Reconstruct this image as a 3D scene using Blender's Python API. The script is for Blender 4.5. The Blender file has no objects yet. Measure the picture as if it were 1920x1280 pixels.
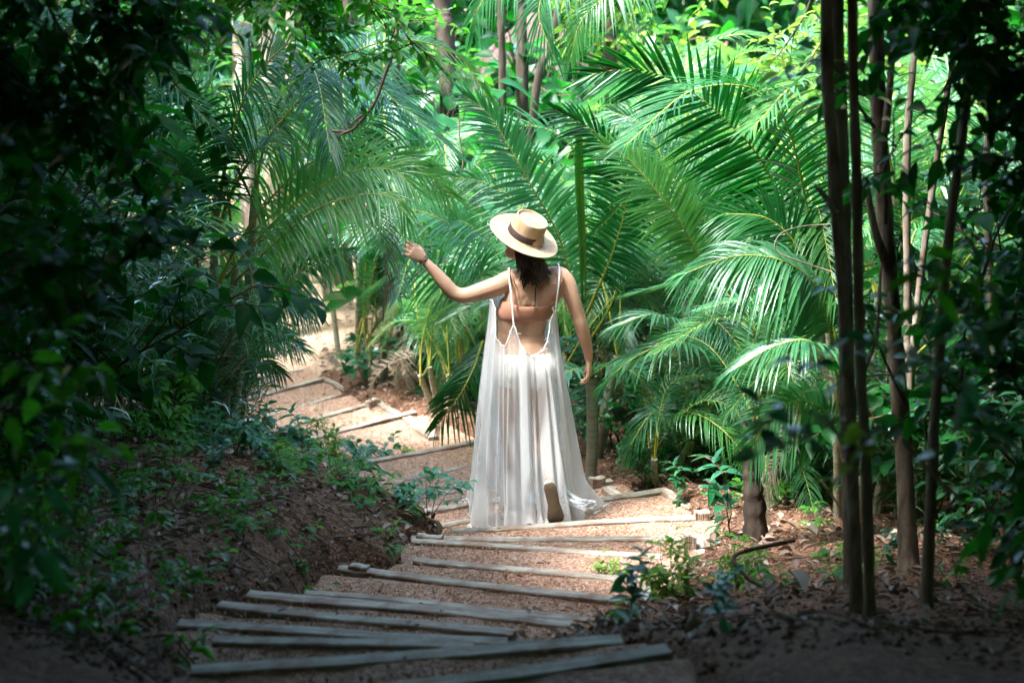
import bpy, math, random
import numpy as np
from mathutils import Vector, Matrix

S = bpy.context.scene
C = S.collection
PI = math.pi
rnd = random.Random(7)
nrg = np.random.default_rng(11)

# ------------------------------------------------------------------ camera
FPX, CAMZ = 3733.0, 3.86
PITCH = math.atan(1090.0 / 3733.0)
cam = bpy.data.cameras.new('camera'); camo = bpy.data.objects.new('camera', cam); C.objects.link(camo)
camo.location = (0, 0, CAMZ); camo.rotation_euler = (PI / 2 - PITCH, 0, 0)
cam.sensor_width = 36.0; cam.lens = FPX / 1920.0 * 36.0
cam.clip_start = 0.05; cam.clip_end = 500
cam.dof.use_dof = True; cam.dof.focus_distance = 10.6; cam.dof.aperture_fstop = 2.6
S.camera = camo
# ------------------------------------------------------------------ sky, sun, exposure
SUN_EL, SUN_AZ = math.radians(64), math.radians(-114)    # azimuth from +y (away from the camera) towards +x
w = bpy.data.worlds.new('World'); S.world = w; w.use_nodes = True
nt = w.node_tree; bg = nt.nodes['Background']
sky = nt.nodes.new('ShaderNodeTexSky'); sky.sky_type = 'NISHITA'; sky.sun_disc = False
sky.sun_elevation = SUN_EL; sky.sun_rotation = SUN_AZ; sky.air_density = 0.75; sky.dust_density = 3.0
nt.links.new(sky.outputs[0], bg.inputs[0]); bg.inputs[1].default_value = 0.15
sl = bpy.data.lights.new('sun', 'SUN'); sl.energy = 2.1; sl.angle = math.radians(9.0); sl.color = (1.0, 0.97, 0.93)
so = bpy.data.objects.new('sun', sl); C.objects.link(so)
sd = Vector((math.sin(SUN_AZ) * math.cos(SUN_EL), math.cos(SUN_AZ) * math.cos(SUN_EL), math.sin(SUN_EL)))
so.rotation_euler = sd.to_track_quat('Z', 'Y').to_euler(); so.location = sd * 30
S.view_settings.view_transform = 'Standard'; S.view_settings.look = 'None'
S.view_settings.exposure = 3.5; S.view_settings.gamma = 1.0
S.render.engine = 'CYCLES'
cy = S.cycles
cy.max_bounces = 5; cy.diffuse_bounces = 2; cy.glossy_bounces = 2; cy.transmission_bounces = 2; cy.transparent_max_bounces = 8
cy.use_denoising = True
try: cy.denoiser = 'OPENIMAGEDENOISE'
except Exception: pass
cy.sample_clamp_indirect = 6.0
cy.caustics_reflective = False; cy.caustics_refractive = False

# ------------------------------------------------------------------ helpers
def U(px, py, D):
    """the point of the place at horizontal distance D that shows at photo pixel (px, py)"""
    x = (px - 960) / FPX; v = (640 - py) / FPX
    d = (x, math.cos(PITCH) + v * math.sin(PITCH), -math.sin(PITCH) + v * math.cos(PITCH))
    t = D / d[1]
    return Vector((d[0] * t, D, CAMZ + d[2] * t))
def UZ(px, py, z):
    x = (px - 960) / FPX; v = (640 - py) / FPX
    d = (x, math.cos(PITCH) + v * math.sin(PITCH), -math.sin(PITCH) + v * math.cos(PITCH))
    t = (z - CAMZ) / d[2]
    return Vector((d[0] * t, d[1] * t, z))
def A3(v): return np.array(v, dtype=float)
def nrm(v): return v / (np.linalg.norm(v, axis=-1, keepdims=True) + 1e-12)

class MB:
    """collects vertices and faces (numpy) and links them as ONE mesh"""
    def __init__(self): self.v = []; self.f = []; self.m = []; self.n = 0
    def add(self, verts, faces, mat=0):
        verts = np.asarray(verts, dtype=np.float32).reshape(-1, 3); faces = np.asarray(faces, dtype=np.int64)
        if len(faces) == 0: return
        self.v.append(verts); self.f.append(faces + self.n); self.m.append(np.full(len(faces), mat, dtype=np.int32)); self.n += len(verts)
    def mesh(self, name, mats, smooth=True):
        me = bpy.data.meshes.new(name)
        V = np.concatenate(self.v)
        me.vertices.add(len(V)); me.vertices.foreach_set('co', V.ravel())
        loops = np.concatenate([f.ravel() for f in self.f]); tot = np.concatenate([np.full(len(f), f.shape[1]) for f in self.f])
        me.loops.add(len(loops)); me.loops.foreach_set('vertex_index', loops.astype(np.int32))
        me.polygons.add(len(tot)); st = np.concatenate([[0], np.cumsum(tot)[:-1]])
        me.polygons.foreach_set('loop_start', st.astype(np.int32))
        me.polygons.foreach_set('material_index', np.concatenate(self.m))
        me.polygons.foreach_set('use_smooth', np.full(len(tot), smooth))
        me.update(calc_edges=True); me.validate()
        for m in (mats if isinstance(mats, (list, tuple)) else [mats]): me.materials.append(m)
        return me
    def build(self, name, mats, parent=None, smooth=True):
        o = bpy.data.objects.new(name, self.mesh(name, mats, smooth)); C.objects.link(o)
        if parent is not None: o.parent = parent
        return o
def link(name, me, parent=None, loc=None):
    o = bpy.data.objects.new(name, me); C.objects.link(o)
    if parent is not None: o.parent = parent
    if loc is not None: o.location = loc
    return o
def tag(o, label=None, cat=None, group=None, kind=None):
    if label: o['label'] = label
    if cat: o['category'] = cat
    if group: o['group'] = group
    if kind: o['kind'] = kind
    return o
def empty(name, loc=(0, 0, 0), rz=0.0):
    o = bpy.data.objects.new(name, None); C.objects.link(o); o.location = loc; o.rotation_euler = (0, 0, rz); o.empty_display_size = 0.1
    return o

def catmull(P, n):
    P = A3(P); 
    if len(P) == 2: P = np.array([P[0], (P[0] + P[1]) / 2, P[1]])
    Q = np.vstack([2 * P[0] - P[1], P, 2 * P[-1] - P[-2]])
    out = []
    for t in np.linspace(0, len(P) - 1 - 1e-9, n):
        i = int(t); u = t - i; p0, p1, p2, p3 = Q[i], Q[i + 1], Q[i + 2], Q[i + 3]
        out.append(0.5 * ((2 * p1) + (-p0 + p2) * u + (2 * p0 - 5 * p1 + 4 * p2 - p3) * u * u + (-p0 + 3 * p1 - 3 * p2 + p3) * u ** 3))
    return np.array(out)

def tube(mb, pts, rad, k=8, mat=0, cap=True, flat=1.0, side=None, wob=0.0):
    """a tapered tube along pts; flat squeezes the cross section perpendicular to side"""
    P = A3(pts); n = len(P); rad = np.broadcast_to(np.asarray(rad, dtype=float), (n,)).copy()
    T = nrm(np.gradient(P, axis=0))
    ref = A3(side) if side is not None else A3((1, 0, 0)) if abs(T[0][0]) < 0.8 else A3((0, 0, 1))
    V = np.zeros((n, k, 3)); a = np.linspace(0, 2 * PI, k, endpoint=False)
    s = ref - T[0] * np.dot(ref, T[0]); s /= np.linalg.norm(s)
    for i in range(n):
        s = s - T[i] * np.dot(s, T[i]); s /= np.linalg.norm(s) + 1e-12
        b = np.cross(T[i], s)
        r = rad[i] * (1 + (wob * nrg.standard_normal(k) if wob else 0))
        V[i] = P[i] + (np.cos(a) * r)[:, None] * s + (np.sin(a) * r * flat)[:, None] * b
    F = []
    for i in range(n - 1):
        for j in range(k):
            F.append((i * k + j, i * k + (j + 1) % k, (i + 1) * k + (j + 1) % k, (i + 1) * k + j))
    mb.add(V.reshape(-1, 3), F, mat)
    if cap:
        for e, rev in ((0, True), (n - 1, False)):
            idx = list(range(k)); idx = idx[::-1] if rev else idx
            mb.add(V[e], [idx], mat)
def rings(mb, R, mat=0, cap=True):
    """loft of equal-length closed rings R[n][k][3]"""
    R = A3(R); n, k = R.shape[:2]; F = []
    for i in range(n - 1):
        for j in range(k):
            F.append((i * k + j, i * k + (j + 1) % k, (i + 1) * k + (j + 1) % k, (i + 1) * k + j))
    mb.add(R.reshape(-1, 3), F, mat)
    if cap:
        mb.add(R[0], [list(range(k))[::-1]], mat); mb.add(R[-1], [list(range(k))], mat)
def ellipsoid(mb, c, axes, k=14, n=9, mat=0):
    """axes: 3 vectors (with length)"""
    c = A3(c); ax = A3(axes); R = []
    for i in range(n):
        t = PI * (i + 0.35) / (n - 0.3) if n > 1 else 0
        t = 0.12 + (PI - 0.24) * i / (n - 1)
        ring = [c - ax[2] * math.cos(t) + math.sin(t) * (ax[0] * math.cos(p) + ax[1] * math.sin(p)) for p in np.linspace(0, 2 * PI, k, endpoint=False)]
        R.append(ring)
    rings(mb, R, mat)

LEAF_T = {  # half width along the leaf
    'lance': [0.10, 0.85, 1.0, 0.72, 0.02],
    'oval': [0.15, 0.95, 1.0, 0.6, 0.02],
    'round': [0.35, 1.0, 1.0, 0.75, 0.12],
    'blade': [0.45, 1.0, 0.9, 0.55, 0.02],
}
def leaves(mb, base, d, nv, L, W, kind='lance', droop=0.25, fold=0.25, mat=0):
    """many leaves at once: base, direction d and face normal nv are (N,3) arrays, L and W (N,)"""
    base = A3(base); d = nrm(A3(d)); N = len(base)
    if N == 0: return
    nv = A3(nv); nv = nv - d * np.sum(nv * d, axis=1, keepdims=True); nv = nrm(nv)
    s = np.cross(d, nv); L = np.broadcast_to(L, (N,))[:, None]; W = np.broadcast_to(W, (N,))[:, None]
    droop = np.broadcast_to(droop, (N,))[:, None]
    prof = LEAF_T[kind]; R = len(prof); V = np.zeros((N, R, 3, 3))
    for i, pw in enumerate(prof):
        u = i / (R - 1)
        mid = base + d * (L * u * (1 - 0.12 * droop * u)) - A3((0, 0, 1)) * (droop * L * u * u)
        h = nv * (W * pw * fold)
        V[:, i, 0] = mid - s * (W * 0.5 * pw) + h; V[:, i, 1] = mid; V[:, i, 2] = mid + s * (W * 0.5 * pw) + h
    F = []
    for i in range(R - 1):
        for j in range(2):
            F.append((i * 3 + j, i * 3 + j + 1, (i + 1) * 3 + j + 1, (i + 1) * 3 + j))
    F = np.array(F)[None] + (np.arange(N) * R * 3)[:, None, None]
    mb.add(V.reshape(-1, 3), F.reshape(-1, 4), mat)

# ------------------------------------------------------------------ materials
def new_mat(name):
    m = bpy.data.materials.new(name); m.use_nodes = True; t = m.node_tree
    for n in list(t.nodes): t.nodes.remove(n)
    out = t.nodes.new('ShaderNodeOutputMaterial'); return m, t, out
def N(t, typ, **kw):
    n = t.nodes.new(typ)
    for k, v in kw.items():
        if k in n.inputs: n.inputs[k].default_value = v
        else: setattr(n, k, v)
    return n
def ramp(t, fac, stops):
    r = t.nodes.new('ShaderNodeValToRGB'); t.links.new(fac, r.inputs[0]); cr = r.color_ramp
    cr.elements[0].position = stops[0][0]; cr.elements[0].color = (*stops[0][1], 1)
    cr.elements[1].position = stops[-1][0]; cr.elements[1].color = (*stops[-1][1], 1)
    for p, c in stops[1:-1]:
        e = cr.elements.new(p); e.color = (*c, 1)
    return r.outputs[0]
def leaf_mat(name, cols, trans, tmix=0.45, gloss=0.35, rough=0.38, brown=0.0):
    """cols: three greens mixed per leaf; trans: colour of light coming through"""
    m, t, out = new_mat(name)
    geo = N(t, 'ShaderNodeNewGeometry'); 
    noi = N(t, 'ShaderNodeTexNoise', Scale=2.2, Detail=2.0); tc = N(t, 'ShaderNodeTexCoord'); t.links.new(tc.outputs['Object'], noi.inputs['Vector'])
    oi = N(t, 'ShaderNodeObjectInfo')
    mx = N(t, 'ShaderNodeMath', operation='MULTIPLY_ADD'); t.links.new(geo.outputs['Random Per Island'], mx.inputs[0]); mx.inputs[1].default_value = 0.5; 
    m2 = N(t, 'ShaderNodeMath', operation='MULTIPLY'); t.links.new(noi.outputs['Fac'], m2.inputs[0]); m2.inputs[1].default_value = 0.5
    t.links.new(m2.outputs[0], mx.inputs[2])
    m3 = N(t, 'ShaderNodeMath', operation='MULTIPLY_ADD'); t.links.new(oi.outputs['Random'], m3.inputs[0]); m3.inputs[1].default_value = 0.3; t.links.new(mx.outputs[0], m3.inputs[2])
    m4 = N(t, 'ShaderNodeMath', operation='SUBTRACT'); t.links.new(m3.outputs[0], m4.inputs[0]); m4.inputs[1].default_value = 0.15
    st = [(0.12, cols[0]), (0.5, cols[1]), (0.85, cols[2])]
    if brown: st += [(0.985 - brown, cols[2]), (1.0 - brown * 0.5, (0.16, 0.10, 0.03))]
    col = ramp(t, m4.outputs[0], st)
    dif = N(t, 'ShaderNodeBsdfDiffuse'); t.links.new(col, dif.inputs['Color'])
    tr = N(t, 'ShaderNodeBsdfTranslucent', Color=(*trans, 1))
    mxs = N(t, 'ShaderNodeMixShader'); mxs.inputs[0].default_value = tmix; t.links.new(dif.outputs[0], mxs.inputs[1]); t.links.new(tr.outputs[0], mxs.inputs[2])
    gl = N(t, 'ShaderNodeBsdfGlossy', Roughness=rough, Color=(0.85, 0.95, 1.0, 1))
    fr = N(t, 'ShaderNodeFresnel', IOR=1.45); 
    fm = N(t, 'ShaderNodeMath', operation='MULTIPLY_ADD'); t.links.new(fr.outputs[0], fm.inputs[0]); fm.inputs[1].default_value = gloss * 0.9; fm.inputs[2].default_value = gloss * 0.03
    bmp = N(t, 'ShaderNodeBump', Strength=0.35, Distance=0.004); n2 = N(t, 'ShaderNodeTexNoise', Scale=60.0, Detail=1.0); t.links.new(tc.outputs['Object'], n2.inputs['Vector']); t.links.new(n2.outputs['Fac'], bmp.inputs['Height']); t.links.new(bmp.outputs[0], gl.inputs['Normal'])
    m5 = N(t, 'ShaderNodeMixShader'); t.links.new(fm.outputs[0], m5.inputs[0]); t.links.new(mxs.outputs[0], m5.inputs[1]); t.links.new(gl.outputs[0], m5.inputs[2])
    t.links.new(m5.outputs[0], out.inputs[0]); return m
def princ(name, stops, scale=6.0, rough=0.8, bump=0.3, bdist=0.01, bscale=40.0, stretch=(1, 1, 1), spec=0.3, detail=6.0, sss=0.0):
    m, t, out = new_mat(name); tc = N(t, 'ShaderNodeTexCoord'); mp = N(t, 'ShaderNodeMapping'); mp.inputs['Scale'].default_value = stretch
    t.links.new(tc.outputs['Object'], mp.inputs[0])
    n1 = N(t, 'ShaderNodeTexNoise', Scale=scale, Detail=detail, Roughness=0.65); t.links.new(mp.outputs[0], n1.inputs['Vector'])
    col = ramp(t, n1.outputs['Fac'], stops)
    b = N(t, 'ShaderNodeBsdfPrincipled', Roughness=rough); b.inputs['Specular IOR Level'].default_value = spec
    t.links.new(col, b.inputs['Base Color'])
    n2 = N(t, 'ShaderNodeTexNoise', Scale=bscale, Detail=4.0); t.links.new(mp.outputs[0], n2.inputs['Vector'])
    bp = N(t, 'ShaderNodeBump', Strength=bump, Distance=bdist); t.links.new(n2.outputs['Fac'], bp.inputs['Height']); t.links.new(bp.outputs[0], b.inputs['Normal'])
    if sss: b.inputs['Subsurface Weight'].default_value = sss; b.inputs['Subsurface Scale'].default_value = 0.02; b.inputs['Subsurface Radius'].default_value = (1.0, 0.35, 0.2)
    t.links.new(b.outputs[0], out.inputs[0]); return m
M = {}
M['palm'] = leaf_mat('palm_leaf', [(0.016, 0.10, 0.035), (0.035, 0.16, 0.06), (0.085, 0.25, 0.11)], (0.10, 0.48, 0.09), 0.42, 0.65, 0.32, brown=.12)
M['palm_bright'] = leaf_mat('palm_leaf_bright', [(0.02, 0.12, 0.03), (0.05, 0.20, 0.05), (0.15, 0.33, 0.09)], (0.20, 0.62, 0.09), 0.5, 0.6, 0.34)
M['palm_dark'] = leaf_mat('palm_leaf_dark', [(0.006, 0.05, 0.015), (0.010, 0.085, 0.022), (0.02, 0.13, 0.03)], (0.015, 0.26, 0.02), 0.28, 0.4, 0.34)  # darker frond copy for the shaded palms, shade put into the colour
M['palm_dry'] = leaf_mat('palm_leaf_dry', [(0.10, 0.075, 0.055), (0.20, 0.16, 0.12), (0.30, 0.25, 0.2)], (0.25, 0.2, 0.1), 0.25, 0.2, 0.5)
M['small'] = leaf_mat('leaf_bright', [(0.02, 0.10, 0.012), (0.045, 0.18, 0.02), (0.09, 0.27, 0.03)], (0.10, 0.55, 0.02), 0.5, 0.3, 0.4)
M['yellow'] = leaf_mat('leaf_yellowish', [(0.05, 0.16, 0.015), (0.12, 0.28, 0.03), (0.26, 0.38, 0.05)], (0.30, 0.62, 0.04), 0.5, 0.3, 0.4)
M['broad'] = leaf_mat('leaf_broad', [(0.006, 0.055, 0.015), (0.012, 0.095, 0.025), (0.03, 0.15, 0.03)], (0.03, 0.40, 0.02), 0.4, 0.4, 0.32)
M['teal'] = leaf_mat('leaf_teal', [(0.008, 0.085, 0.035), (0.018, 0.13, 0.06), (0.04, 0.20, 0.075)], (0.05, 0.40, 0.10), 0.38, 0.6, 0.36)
M['dark'] = leaf_mat('leaf_dark', [(0.003, 0.028, 0.006), (0.006, 0.048, 0.010), (0.012, 0.08, 0.014)], (0.01, 0.20, 0.008), 0.3, 0.10, 0.42)  # near-black leaves for the dim sides, their shade put into the colour
M['rachis'] = princ('palm_rachis', [(0.3, (0.20, 0.26, 0.03)), (0.6, (0.42, 0.42, 0.06)), (0.8, (0.50, 0.42, 0.12))], 9, 0.45, 0.1, spec=0.5)
M['palmstem'] = princ('palm_stem', [(0.25, (0.13, 0.11, 0.07)), (0.5, (0.30, 0.30, 0.22)), (0.75, (0.42, 0.42, 0.34))], 7, 0.6, 0.35, 0.006, 12, stretch=(0.5, 0.5, 5))
M['bark'] = princ('bark', [(0.38, (0.07, 0.052, 0.04)), (0.5, (0.26, 0.21, 0.165)), (0.62, (0.50, 0.44, 0.38))], 7, 0.85, 0.7, 0.012, 22, stretch=(1, 1, 0.28))
M['bark_pale'] = princ('bark_pale', [(0.3, (0.10, 0.08, 0.06)), (0.5, (0.24, 0.195, 0.15)), (0.7, (0.42, 0.37, 0.31))], 9, 0.85, 0.6, 0.01, 25, stretch=(1, 1, 0.35))
M['bark_dark'] = princ('bark_dark', [(0.35, (0.015, 0.011, 0.008)), (0.5, (0.045, 0.034, 0.026)), (0.65, (0.11, 0.09, 0.07))], 7, 0.9, 0.7, 0.012, 22, stretch=(1, 1, 0.28))
M['twig'] = princ('twig', [(0.3, (0.05, 0.032, 0.022)), (0.6, (0.13, 0.09, 0.06)), (0.8, (0.24, 0.19, 0.14))], 14, 0.85, 0.3)
M['greenstem'] = princ('green_stem', [(0.3, (0.05, 0.10, 0.02)), (0.7, (0.14, 0.17, 0.05))], 14, 0.6, 0.1)
M['litter'] = leaf_mat('dead_leaf', [(0.10, 0.068, 0.048), (0.19, 0.13, 0.095), (0.38, 0.32, 0.28)], (0.12, 0.06, 0.02), 0.1, 0.3, 0.5)
M['thatch'] = princ('thatch', [(0.3, (0.06, 0.04, 0.035)), (0.5, (0.15, 0.11, 0.095)), (0.7, (0.27, 0.21, 0.19))], 5, 0.9, 0.8, 0.03, 30, stretch=(9, 9, 0.8))
M['moss'] = princ('mossy_stone', [(0.35, (0.05, 0.05, 0.04)), (0.5, (0.035, 0.07, 0.03)), (0.65, (0.07, 0.12, 0.05))], 9, 0.9, 0.8, 0.02, 35)
M['skin'] = princ('skin', [(0.35, (0.50, 0.30, 0.20)), (0.65, (0.57, 0.36, 0.25))], 9, 0.48, 0.12, 0.002, 90, spec=0.45, sss=0.12)
M['hair'] = princ('hair', [(0.3, (0.012, 0.007, 0.005)), (0.6, (0.03, 0.016, 0.010)), (0.8, (0.075, 0.04, 0.024))], 30, 0.38, 0.3, 0.002, 80, spec=0.5)
M['bandeau'] = princ('terracotta_cloth', [(0.3, (0.40, 0.20, 0.135)), (0.7, (0.46, 0.235, 0.16))], 20, 0.75, 0.15, 0.001, 300)
M['whitecloth'] = princ('white_cloth', [(0.3, (0.78, 0.78, 0.76)), (0.7, (0.84, 0.84, 0.82))], 20, 0.8, 0.2, 0.001, 300)
M['sole'] = princ('shoe_sole', [(0.3, (0.11, 0.082, 0.055)), (0.7, (0.18, 0.14, 0.10))], 12, 0.75, 0.4, 0.002, 80)
M['band'] = princ('hat_band', [(0.3, (0.04, 0.026, 0.028)), (0.7, (0.08, 0.052, 0.055))], 30, 0.7, 0.3, 0.002, 60, stretch=(1, 1, 5))
M['black'] = princ('black_cord', [(0.3, (0.01, 0.01, 0.01)), (0.7, (0.03, 0.02, 0.02))], 30, 0.6, 0.1)
def straw():
    m, t, out = new_mat('straw'); tc = N(t, 'ShaderNodeTexCoord')
    b = N(t, 'ShaderNodeBsdfPrincipled', Roughness=0.75); 
    n1 = N(t, 'ShaderNodeTexNoise', Scale=25.0, Detail=5.0); t.links.new(tc.outputs['Object'], n1.inputs['Vector'])
    col = ramp(t, n1.outputs['Fac'], [(0.3, (0.42, 0.28, 0.16)), (0.7, (0.60, 0.45, 0.29))]); t.links.new(col, b.inputs['Base Color'])
    wv = N(t, 'ShaderNodeTexWave', Scale=140.0, Distortion=1.5); wv.wave_type = 'RINGS'; wv.rings_direction = 'Z'; t.links.new(tc.outputs['Object'], wv.inputs['Vector'])
    bp = N(t, 'ShaderNodeBump', Strength=0.35, Distance=0.0015); t.links.new(wv.outputs['Fac'], bp.inputs['Height']); t.links.new(bp.outputs[0], b.inputs['Normal'])
    t.links.new(b.outputs[0], out.inputs[0]); return m
M['straw'] = straw()
def gauze():
    m, t, out = new_mat('white_gauze'); tc = N(t, 'ShaderNodeTexCoord')
    d = N(t, 'ShaderNodeBsdfDiffuse', Color=(0.80, 0.84, 0.88, 1)); tr = N(t, 'ShaderNodeBsdfTranslucent', Color=(0.86, 0.88, 0.88, 1))
    a = N(t, 'ShaderNodeMixShader'); a.inputs[0].default_value = 0.35; t.links.new(d.outputs[0], a.inputs[1]); t.links.new(tr.outputs[0], a.inputs[2])
    tp = N(t, 'ShaderNodeBsdfTransparent')
    wv = N(t, 'ShaderNodeTexWave', Scale=26.0, Distortion=1.2, Detail=1.0); wv.bands_direction = 'Z'; t.links.new(tc.outputs['Object'], wv.inputs['Vector'])
    mp = N(t, 'ShaderNodeMapping'); mp.inputs['Scale'].default_value = (1, 1, .12); t.links.new(tc.outputs['Object'], mp.inputs[0]); n1 = N(t, 'ShaderNodeTexNoise', Scale=9.0, Detail=1.0); t.links.new(mp.outputs[0], n1.inputs['Vector']); vb = N(t, 'ShaderNodeMapRange'); t.links.new(n1.outputs['Fac'], vb.inputs[0]); vb.inputs[1].default_value = .38; vb.inputs[2].default_value = .58; vb.inputs[3].default_value = .18; vb.inputs[4].default_value = .72
    mm = N(t, 'ShaderNodeMath', operation='MULTIPLY'); t.links.new(wv.outputs['Fac'], mm.inputs[0]); mm.inputs[1].default_value = 0.05
    lw = N(t, 'ShaderNodeLayerWeight', Blend=0.35); iv = N(t, 'ShaderNodeMath', operation='SUBTRACT'); iv.inputs[0].default_value = 1.0; t.links.new(lw.outputs['Facing'], iv.inputs[1])
    m2 = N(t, 'ShaderNodeMath', operation='ADD'); t.links.new(mm.outputs[0], m2.inputs[0]); t.links.new(vb.outputs[0], m2.inputs[1])
    m3 = N(t, 'ShaderNodeMath', operation='MULTIPLY'); t.links.new(m2.outputs[0], m3.inputs[0]); t.links.new(iv.outputs[0], m3.inputs[1])
    b = N(t, 'ShaderNodeMixShader'); t.links.new(m3.outputs[0], b.inputs[0]); t.links.new(a.outputs[0], b.inputs[1]); t.links.new(tp.outputs[0], b.inputs[2])
    t.links.new(b.outputs[0], out.inputs[0]); return m
M['gauze'] = gauze()
def wood():
    m, t, out = new_mat('weathered_wood'); tc = N(t, 'ShaderNodeTexCoord'); mp = N(t, 'ShaderNodeMapping'); mp.inputs['Scale'].default_value = (0.9, 16, 16); t.links.new(tc.outputs['Object'], mp.inputs[0])
    oi = N(t, 'ShaderNodeObjectInfo'); va = N(t, 'ShaderNodeVectorMath', operation='ADD'); t.links.new(mp.outputs[0], va.inputs[0]); cm = N(t, 'ShaderNodeVectorMath', operation='SCALE'); cm.inputs[0].default_value = (7, 13, 5); t.links.new(oi.outputs['Random'], cm.inputs['Scale']); t.links.new(cm.outputs[0], va.inputs[1])
    n1 = N(t, 'ShaderNodeTexNoise', Scale=4.0, Detail=8.0, Roughness=0.7); t.links.new(va.outputs[0], n1.inputs['Vector'])
    col = ramp(t, n1.outputs['Fac'], [(0.30, (0.08, 0.063, 0.048)), (0.42, (0.25, 0.225, 0.185)), (0.55, (0.42, 0.385, 0.33)), (0.72, (0.56, 0.52, 0.46))])
    n3 = N(t, 'ShaderNodeTexNoise', Scale=5.0, Detail=6.0, Roughness=0.7); t.links.new(tc.outputs['Object'], n3.inputs['Vector'])
    dirt = ramp(t, n3.outputs['Fac'], [(0.46, (0, 0, 0)), (0.60, (0.8, 0.8, 0.8))])
    mx = N(t, 'ShaderNodeMixRGB'); t.links.new(dirt, mx.inputs[0]); t.links.new(col, mx.inputs[1]); mx.inputs[2].default_value = (0.20, 0.12, 0.08, 1)
    b = N(t, 'ShaderNodeBsdfPrincipled', Roughness=0.8); t.links.new(mx.outputs[0], b.inputs['Base Color'])
    bp = N(t, 'ShaderNodeBump', Strength=0.6, Distance=0.006); t.links.new(n1.outputs['Fac'], bp.inputs['Height']); t.links.new(bp.outputs[0], b.inputs['Normal'])
    t.links.new(b.outputs[0], out.inputs[0]); return m
M['wood'] = wood()
def soil(name, cols, pebble, pscale=90.0, wet=0.0):
    m, t, out = new_mat(name); tc = N(t, 'ShaderNodeTexCoord')
    n1 = N(t, 'ShaderNodeTexNoise', Scale=1.6, Detail=8.0, Roughness=0.68); t.links.new(tc.outputs['Object'], n1.inputs['Vector'])
    base = ramp(t, n1.outputs['Fac'], cols)
    vo = N(t, 'ShaderNodeTexVoronoi', Scale=pscale); t.links.new(tc.outputs['Object'], vo.inputs['Vector'])
    sp = N(t, 'ShaderNodeSeparateColor'); t.links.new(vo.outputs['Color'], sp.inputs[0])
    pc = ramp(t, sp.outputs[0], pebble)
    mx = N(t, 'ShaderNodeMixRGB'); mx.inputs[0].default_value = 0.6; t.links.new(base, mx.inputs[1]); t.links.new(pc, mx.inputs[2])
    b = N(t, 'ShaderNodeBsdfPrincipled', Roughness=0.9); b.inputs['Specular IOR Level'].default_value = 0.2; t.links.new(mx.outputs[0], b.inputs['Base Color'])
    n2 = N(t, 'ShaderNodeTexNoise', Scale=14.0, Detail=6.0); t.links.new(tc.outputs['Object'], n2.inputs['Vector'])
    b1 = N(t, 'ShaderNodeBump', Strength=0.6, Distance=0.03); t.links.new(n2.outputs['Fac'], b1.inputs['Height'])
    b2 = N(t, 'ShaderNodeBump', Strength=0.9, Distance=0.008); b2.invert = True; t.links.new(vo.outputs['Distance'], b2.inputs['Height']); t.links.new(b1.outputs[0], b2.inputs['Normal'])
    t.links.new(b2.outputs[0], b.inputs['Normal']); t.links.new(b.outputs[0], out.inputs[0]); return m
M['gravel'] = soil('path_gravel', [(0.3, (0.24, 0.13, 0.085)), (0.55, (0.36, 0.215, 0.15)), (0.75, (0.44, 0.29, 0.215))], [(0.0, (0.17, 0.085, 0.058)), (0.5, (0.36, 0.225, 0.16)), (1.0, (0.60, 0.47, 0.38))])
M['soil'] = soil('forest_soil', [(0.3, (0.036, 0.019, 0.012)), (0.5, (0.10, 0.050, 0.030)), (0.72, (0.21, 0.115, 0.072))], [(0.0, (0.035, 0.018, 0.012)), (0.6, (0.13, 0.066, 0.042)), (1.0, (0.32, 0.19, 0.13))], 70.0)
M['sand'] = soil('pale_sand', [(0.3, (0.27, 0.18, 0.12)), (0.55, (0.40, 0.28, 0.20)), (0.75, (0.50, 0.37, 0.28))], [(0.0, (0.22, 0.15, 0.10)), (1.0, (0.50, 0.38, 0.29))], 60.0)
M['pebble'] = princ('pebble', [(0.3, (0.30, 0.15, 0.09)), (0.5, (0.45, 0.27, 0.18)), (0.7, (0.62, 0.44, 0.33))], 40, 0.85, 0.2)

# ------------------------------------------------------------------ the stairs: boards as seen in the photograph, each 12 cm below the one nearer the camera
BD = [((430, 1345), (1249, 1224)), ((350, 1264), (1171, 1204)), ((400, 1204), (890, 1214)), ((331, 1171), (950, 1208)), ((411, 1138), (965, 1192)),
      ((464, 1116), (1070, 1172)), ((571, 1111), (1101, 1161)), ((635, 1069), (1181, 1130)), ((773, 1050), (1221, 1091)), ((769, 1013), (1242, 1044)),
      ((772, 1011), (1318, 1011)), ((848, 995), (1322, 969)), ((812, 988), (1250, 917)), ((775, 965), (1145, 903)), ((693, 948), (1077, 880)),
      ((685, 912), (980, 850)), ((665, 872), (960, 815)), ((475, 851), (777, 773)), ((445, 830), (711, 750)), ((420, 799), (640, 736)),
      ((400, 765), (610, 709)), ((375, 725), (566, 689))]
IL = 11
BW = []
for i, (l, r) in enumerate(BD):
    z = (IL - i) * 0.12; BW.append((UZ(l[0], l[1], z), UZ(r[0], r[1], z), z))
ZK = np.array([b[2] for b in BW]); LX = np.array([b[0].x for b in BW]); LY = np.array([b[0].y for b in BW]); RX = np.array([b[1].x for b in BW]); RY = np.array([b[1].y for b in BW])
def noise2(x, y, s, seed=0):
    r = np.random.default_rng(seed); o = 0
    for k in range(5):
        a = r.uniform(0, 2 * PI); f = s * r.uniform(0.7, 1.6); o = o + np.sin((x * math.cos(a) + y * math.sin(a)) * f + r.uniform(0, 6.28))
    return o / 5
def sstep(t): t = np.clip(t, 0, 1); return t * t * (3 - 2 * t)
MIDY = (LY + RY) / 2
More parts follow.
